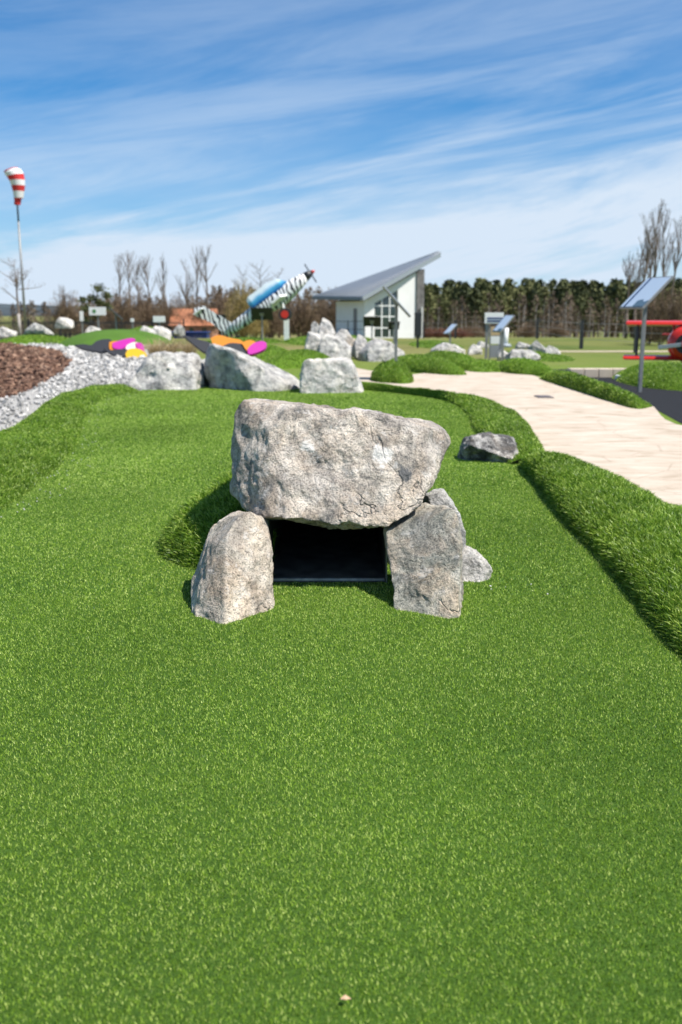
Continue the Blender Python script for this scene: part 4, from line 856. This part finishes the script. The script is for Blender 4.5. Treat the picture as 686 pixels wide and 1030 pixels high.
# brown undergrowth and bare deciduous wood
def shrub_mesh(name, n, seed, mat, L0=1.0, flat=.6):
    rng = np.random.default_rng(seed); th = rng.uniform(0, 2 * np.pi, n); el = rng.uniform(.15, 1.45, n)
    d = np.stack([np.cos(th) * np.cos(el), np.sin(th) * np.cos(el), np.sin(el)], 1); rr = rng.uniform(0.1, 1.0, n) ** .5 * (1 + .22 * np.sin(3 * th + seed) + .15 * np.sin(7 * th))
    C = d * rr[:, None] * np.array([.55, .55, 1.0]); q = rng.normal(size=(n, 3)) * .7 + np.array([0, 0, 1.1]) + d; q /= np.linalg.norm(q, axis=1)[:, None]
    s = np.cross(q, rng.normal(size=(n, 3))); s /= np.linalg.norm(s, axis=1)[:, None]; ln = rng.uniform(.05, .16, n)[:, None] * L0
    V = np.stack([C - s * .006, C + s * .006, C + q * ln], 1).reshape(-1, 3)
    m_ = rng.integers(18, 26); st = MB()
    for k in range(int(m_)):
        a = rng.uniform(0, 6.28); r_ = rng.uniform(.1, .5); st.tube((math.cos(a) * .05, math.sin(a) * .05, -.02), (math.cos(a) * r_, math.sin(a) * r_, rng.uniform(.5, .9)), .012, .004, 4, False)
    tv = np.array(st.v); L = np.concatenate([np.arange(n * 3), np.array([k + n * 3 for f in st.f for k in f])]); sz = np.concatenate([np.full(n, 3), np.full(len(st.f), 4)])
    return mesh_np(name, np.concatenate([V, tv]), L, sz, mat, attr=np.concatenate([np.repeat(rng.random(n), 3), np.full(len(tv), .2)]))
m_sh = [tintmat('brown_twigs', [(0, (.07, .045, .03)), (.5, (.17, .11, .065)), (1, (.30, .21, .12))], .9), tintmat('willow_twigs', [(0, (.14, .11, .03)), (.5, (.30, .22, .07)), (1, (.42, .33, .13))], .9), tintmat('red_twigs', [(0, (.09, .03, .02)), (.5, (.20, .08, .05)), (1, (.30, .14, .09))], .9)]
protos = [shrub_mesh('bare_shrub', 5200, 60 + i, m_sh[i % 3]) for i in range(3)]
used = [False] * 3
def shrub(px, Y, pytop, wpx, k, label, group='bare brown shrubs'):
    o = protos[k] if not used[k] else protos[k].copy()
    if used[k]: COL.objects.link(o)
    used[k] = True; p = W(px, pytop, Y); z = gz(Y); s = F / (Y * CP + 2 * SP); o.location = (float(p[0]), Y, z); hh = float(p[2]) - z; o.scale = (wpx / s / 1.0, wpx / s / 1.0, hh * .93); o.rotation_euler = (0, 0, px * 1.7)
    for kk in ('label', 'category', 'group'):
        if kk in o: del o[kk]
    tag(o, label, 'shrub', group)
for i, (px, Y, top, wv_, k) in enumerate([(x, 82 + (x * 7) % 17, 297 + (x * 13) % 11, 30 + (x * 5) % 12, 0) for x in (66, 86, 106, 122, 138, 152, 168, 184, 202, 220, 272, 288, 304, 320, 336)]):
    shrub(px, Y, top, wv_, k, 'leafless brown shrub in the thicket behind the lawn')
shrub(243, 70, 292, 34, 1, 'yellowish willow shrub left of the plane canopy'); shrub(256, 74, 296, 26, 1, 'yellowish willow shrub half behind the plane canopy')
for px in (655, 668, 682, 700, 720): shrub(px, 30 + (px % 7), 292 + (px % 9), 26, 0, 'leafless shrub rising behind the red biplane', 'shrubs behind the biplane')
for px in (430, 441, 452, 464): shrub(px, 66, 331, 20, 2, 'low reddish shrub in the hedge right of the house', 'reddish hedge shrubs')
for px in (475, 530, 560): shrub(px, 120, 330 - (px % 3), 26, 0, 'low brown shrub on the meadow edge before the pine wood', 'shrubs on the meadow')
m_hz = tintmat('bare_wood', [(0, (.07, .05, .035)), (.5, (.14, .10, .07)), (1, (.23, .17, .115))], .95)
rg = random.Random(15); tr = []
for k_ in range(170):
    px = rg.uniform(-90, 400); Y = rg.uniform(125, 165); top = 300 + rg.uniform(-5, 9) + (5 if px < 95 else 0) + (-8 if 215 < px < 335 else 0); q = W(px, top, Y); tr.append((q[0], Y, q[2] - gz(Y)))
wood('bare_wood', tr, m_hz, 'brown leafless wood on the left beyond the lawn', 330, .30, m_bark, ('fir',))
rg = random.Random(25); tr = []
for k_ in range(110):
    px = rg.uniform(400, 760); Y = rg.uniform(172, 188); q = W(px, 312 + rg.uniform(-19, 14), Y); tr.append((q[0], Y, q[2] - gz(Y)))
wood('wood_margin', tr, m_hz, 'brown leafless undergrowth along the foot of the pine wood', 200, .30, m_birch, ('fir',))
# small pine at the left
p = W(96, 286, 75); tp = empty('pine_tree', (p[0], 75, gz(75)), label='small dark pine with tufted crown left of the bare trees', cat='tree'); hh = p[2] - gz(75)
MB().tube((0, 0, -.1), (.1, 0, hh * .95), .10, .03, 8).build('trunk', m_bark, tp, True)
rng = np.random.default_rng(8); cl = []; bb = MB()
for (cx, cz, r_) in ((-.75, .55, .38), (.0, .42, .30), (.65, .60, .40), (-.3, .74, .34), (.75, .80, .34), (.2, .93, .42), (-.95, .72, .25), (-.8, .34, .45), (.3, .66, .3)):
    C = rng.normal(size=(170, 3)) * np.array([.5, .5, .34]) * r_ * 1.1 + np.array([cx, rng.uniform(-.4, .4), cz * hh]); cl.append(quads(C, .10, rng)); bb.tube((.05, 0, cz * hh - .35), (cx, 0, cz * hh), .035, .015, 5)
V = np.concatenate(cl); mesh_np('crown', V, np.arange(len(V)), np.full(len(V) // 4, 4), m_need, tp, attr=np.repeat(rng.random(len(V) // 4) * .7, 4)); bb.build('limbs', m_bark, tp)

# ---------------------------------------------------------------- orange roofed building, fence
p = W(193, 340, 84); ob = empty('farm_building', (p[0], 84, gz(84)), label='long low building with an orange tiled roof behind the tail of the plane', cat='building')
MB().box((0, 2, .55), (3.6, 4, 1.1)).build('wall', simple('brick_wall', (.40, .20, .13), .85, 0, .15, 2), ob)
MB().hexa([(-2.0, -.2, 1.05), (2.0, -.2, 1.05), (2.0, 4.2, 1.05), (-2.0, 4.2, 1.05), (-2.0, 1.9, 2.5), (2.0, 1.9, 2.5), (2.0, 2.1, 2.5), (-2.0, 2.1, 2.5)]).build('roof', simple('orange_tiles', (.40, .16, .08), .85, 0, .3, 3, .5, 15), ob)
for x in (-1.1, 0, 1.1): MB().box((x, -.012, .6), (.4, .02, .5)).build('window', m_glass, ob)
fr = empty('fence', (W(60, 330, 62)[0], 62, gz(62)), label='dark fence of upright bars in front of the brown wood on the left', cat='fence')
f_, x0 = MB(), -8.0
for k_ in range(110): f_.box((x0 + k_ * .145, 0, .55), (.05, .03, 1.1))
f_.box((0, .03, .95), (16, .03, .06)).box((0, .03, .2), (16, .03, .06)); f_.build('bars', m_dark, fr)
for k_ in range(9): MB().box((-8 + k_ * 2, 0.06, .6), (.09, .09, 1.25)).build('post', m_dark, fr)
fw = empty('fence', (0, 0, 0), label='thin wire fence on dark posts across the meadow', cat='fence')
wires = MB(); prev = None
for i, (px, Y) in enumerate(((426, 52), (458, 47), (540, 42), (585, 30), (640, 27), (700, 25))):
    a = W(px, 340, Y); z = gz(Y); MB().box((a[0], Y, z + .42), (.10, .10, .92)).build('post', m_dark, fw)
    if prev:
        for hh_ in (.3, .55, .78): wires.tube((prev[0], prev[1], prev[2] + hh_), (a[0], Y, z + hh_), .006, .006, 4, False)
    prev = (a[0], Y, z)
wires.build('wire', m_steel, fw)
fh = empty('railing', (W(350, 340, 55)[0], 55, gz(55)), label='low dark railing before the shaded side wall of the house', cat='railing')
f_ = MB(); f_.box((0, 0, .95), (1.9, .03, .03)).box((0, 0, .5), (1.9, .03, .03)); f_.build('rail', m_dark, fh)
for x in (-.95, 0, .95): MB().box((x, 0, .45), (.06 if x < .5 else .05, .05, 1.1)).build('post', m_dark, fh)
# track across the field
sheet('track', [W(545, 350, 27.4)[:2], W(700, 350, 27.4)[:2], W(900, 350, 28.6)[:2], W(545, 350, 28.4)[:2]], .006, simple('field_track', (.40, .34, .23), .9, 0, .1, .4))
a = G(347, 1014); lf = MB().add([(-.008, 0, 0), (0, -.005, .003), (.010, 0, .001), (0, .005, .004)], [(0, 1, 2, 3)]).prism([(-.008, 0, -.001), (0, -.005, .002), (.010, 0, 0), (0, .005, .003)], (0, 0, .0008)).build('dry_leaf', simple('leaf_tan', (.55, .36, .22), .7), None); lf.location = (float(a[0]), float(a[1]), .017)
tag(lf, 'tiny tan dry leaf lying on the near turf at the bottom of the picture', 'leaf')
dp = []
for p_ in list(L_in[::3]) + [G(480, 592)]:
    for k_ in range(5 if p_[1] > 3 else 1): dp.append((p_[0] + abs(RNG.normal(0, .11)), p_[1] + RNG.normal(0, .16)))
dp = np.array(dp); db = MB()
for x, y in dp:
    r_ = RNG.uniform(.002, .006); an = RNG.uniform(0, 3); db.prism([(x + math.cos(an + k_ * 2.1) * r_, y + math.sin(an + k_ * 2.1) * r_, .013) for k_ in range(3)], (0, 0, .004))
tag(db.build('grit', simple('pale_grit', (.55, .54, .5), .9), None), 'pale specks of grit along the foot of the left bank and beside the white stone', kind='stuff')
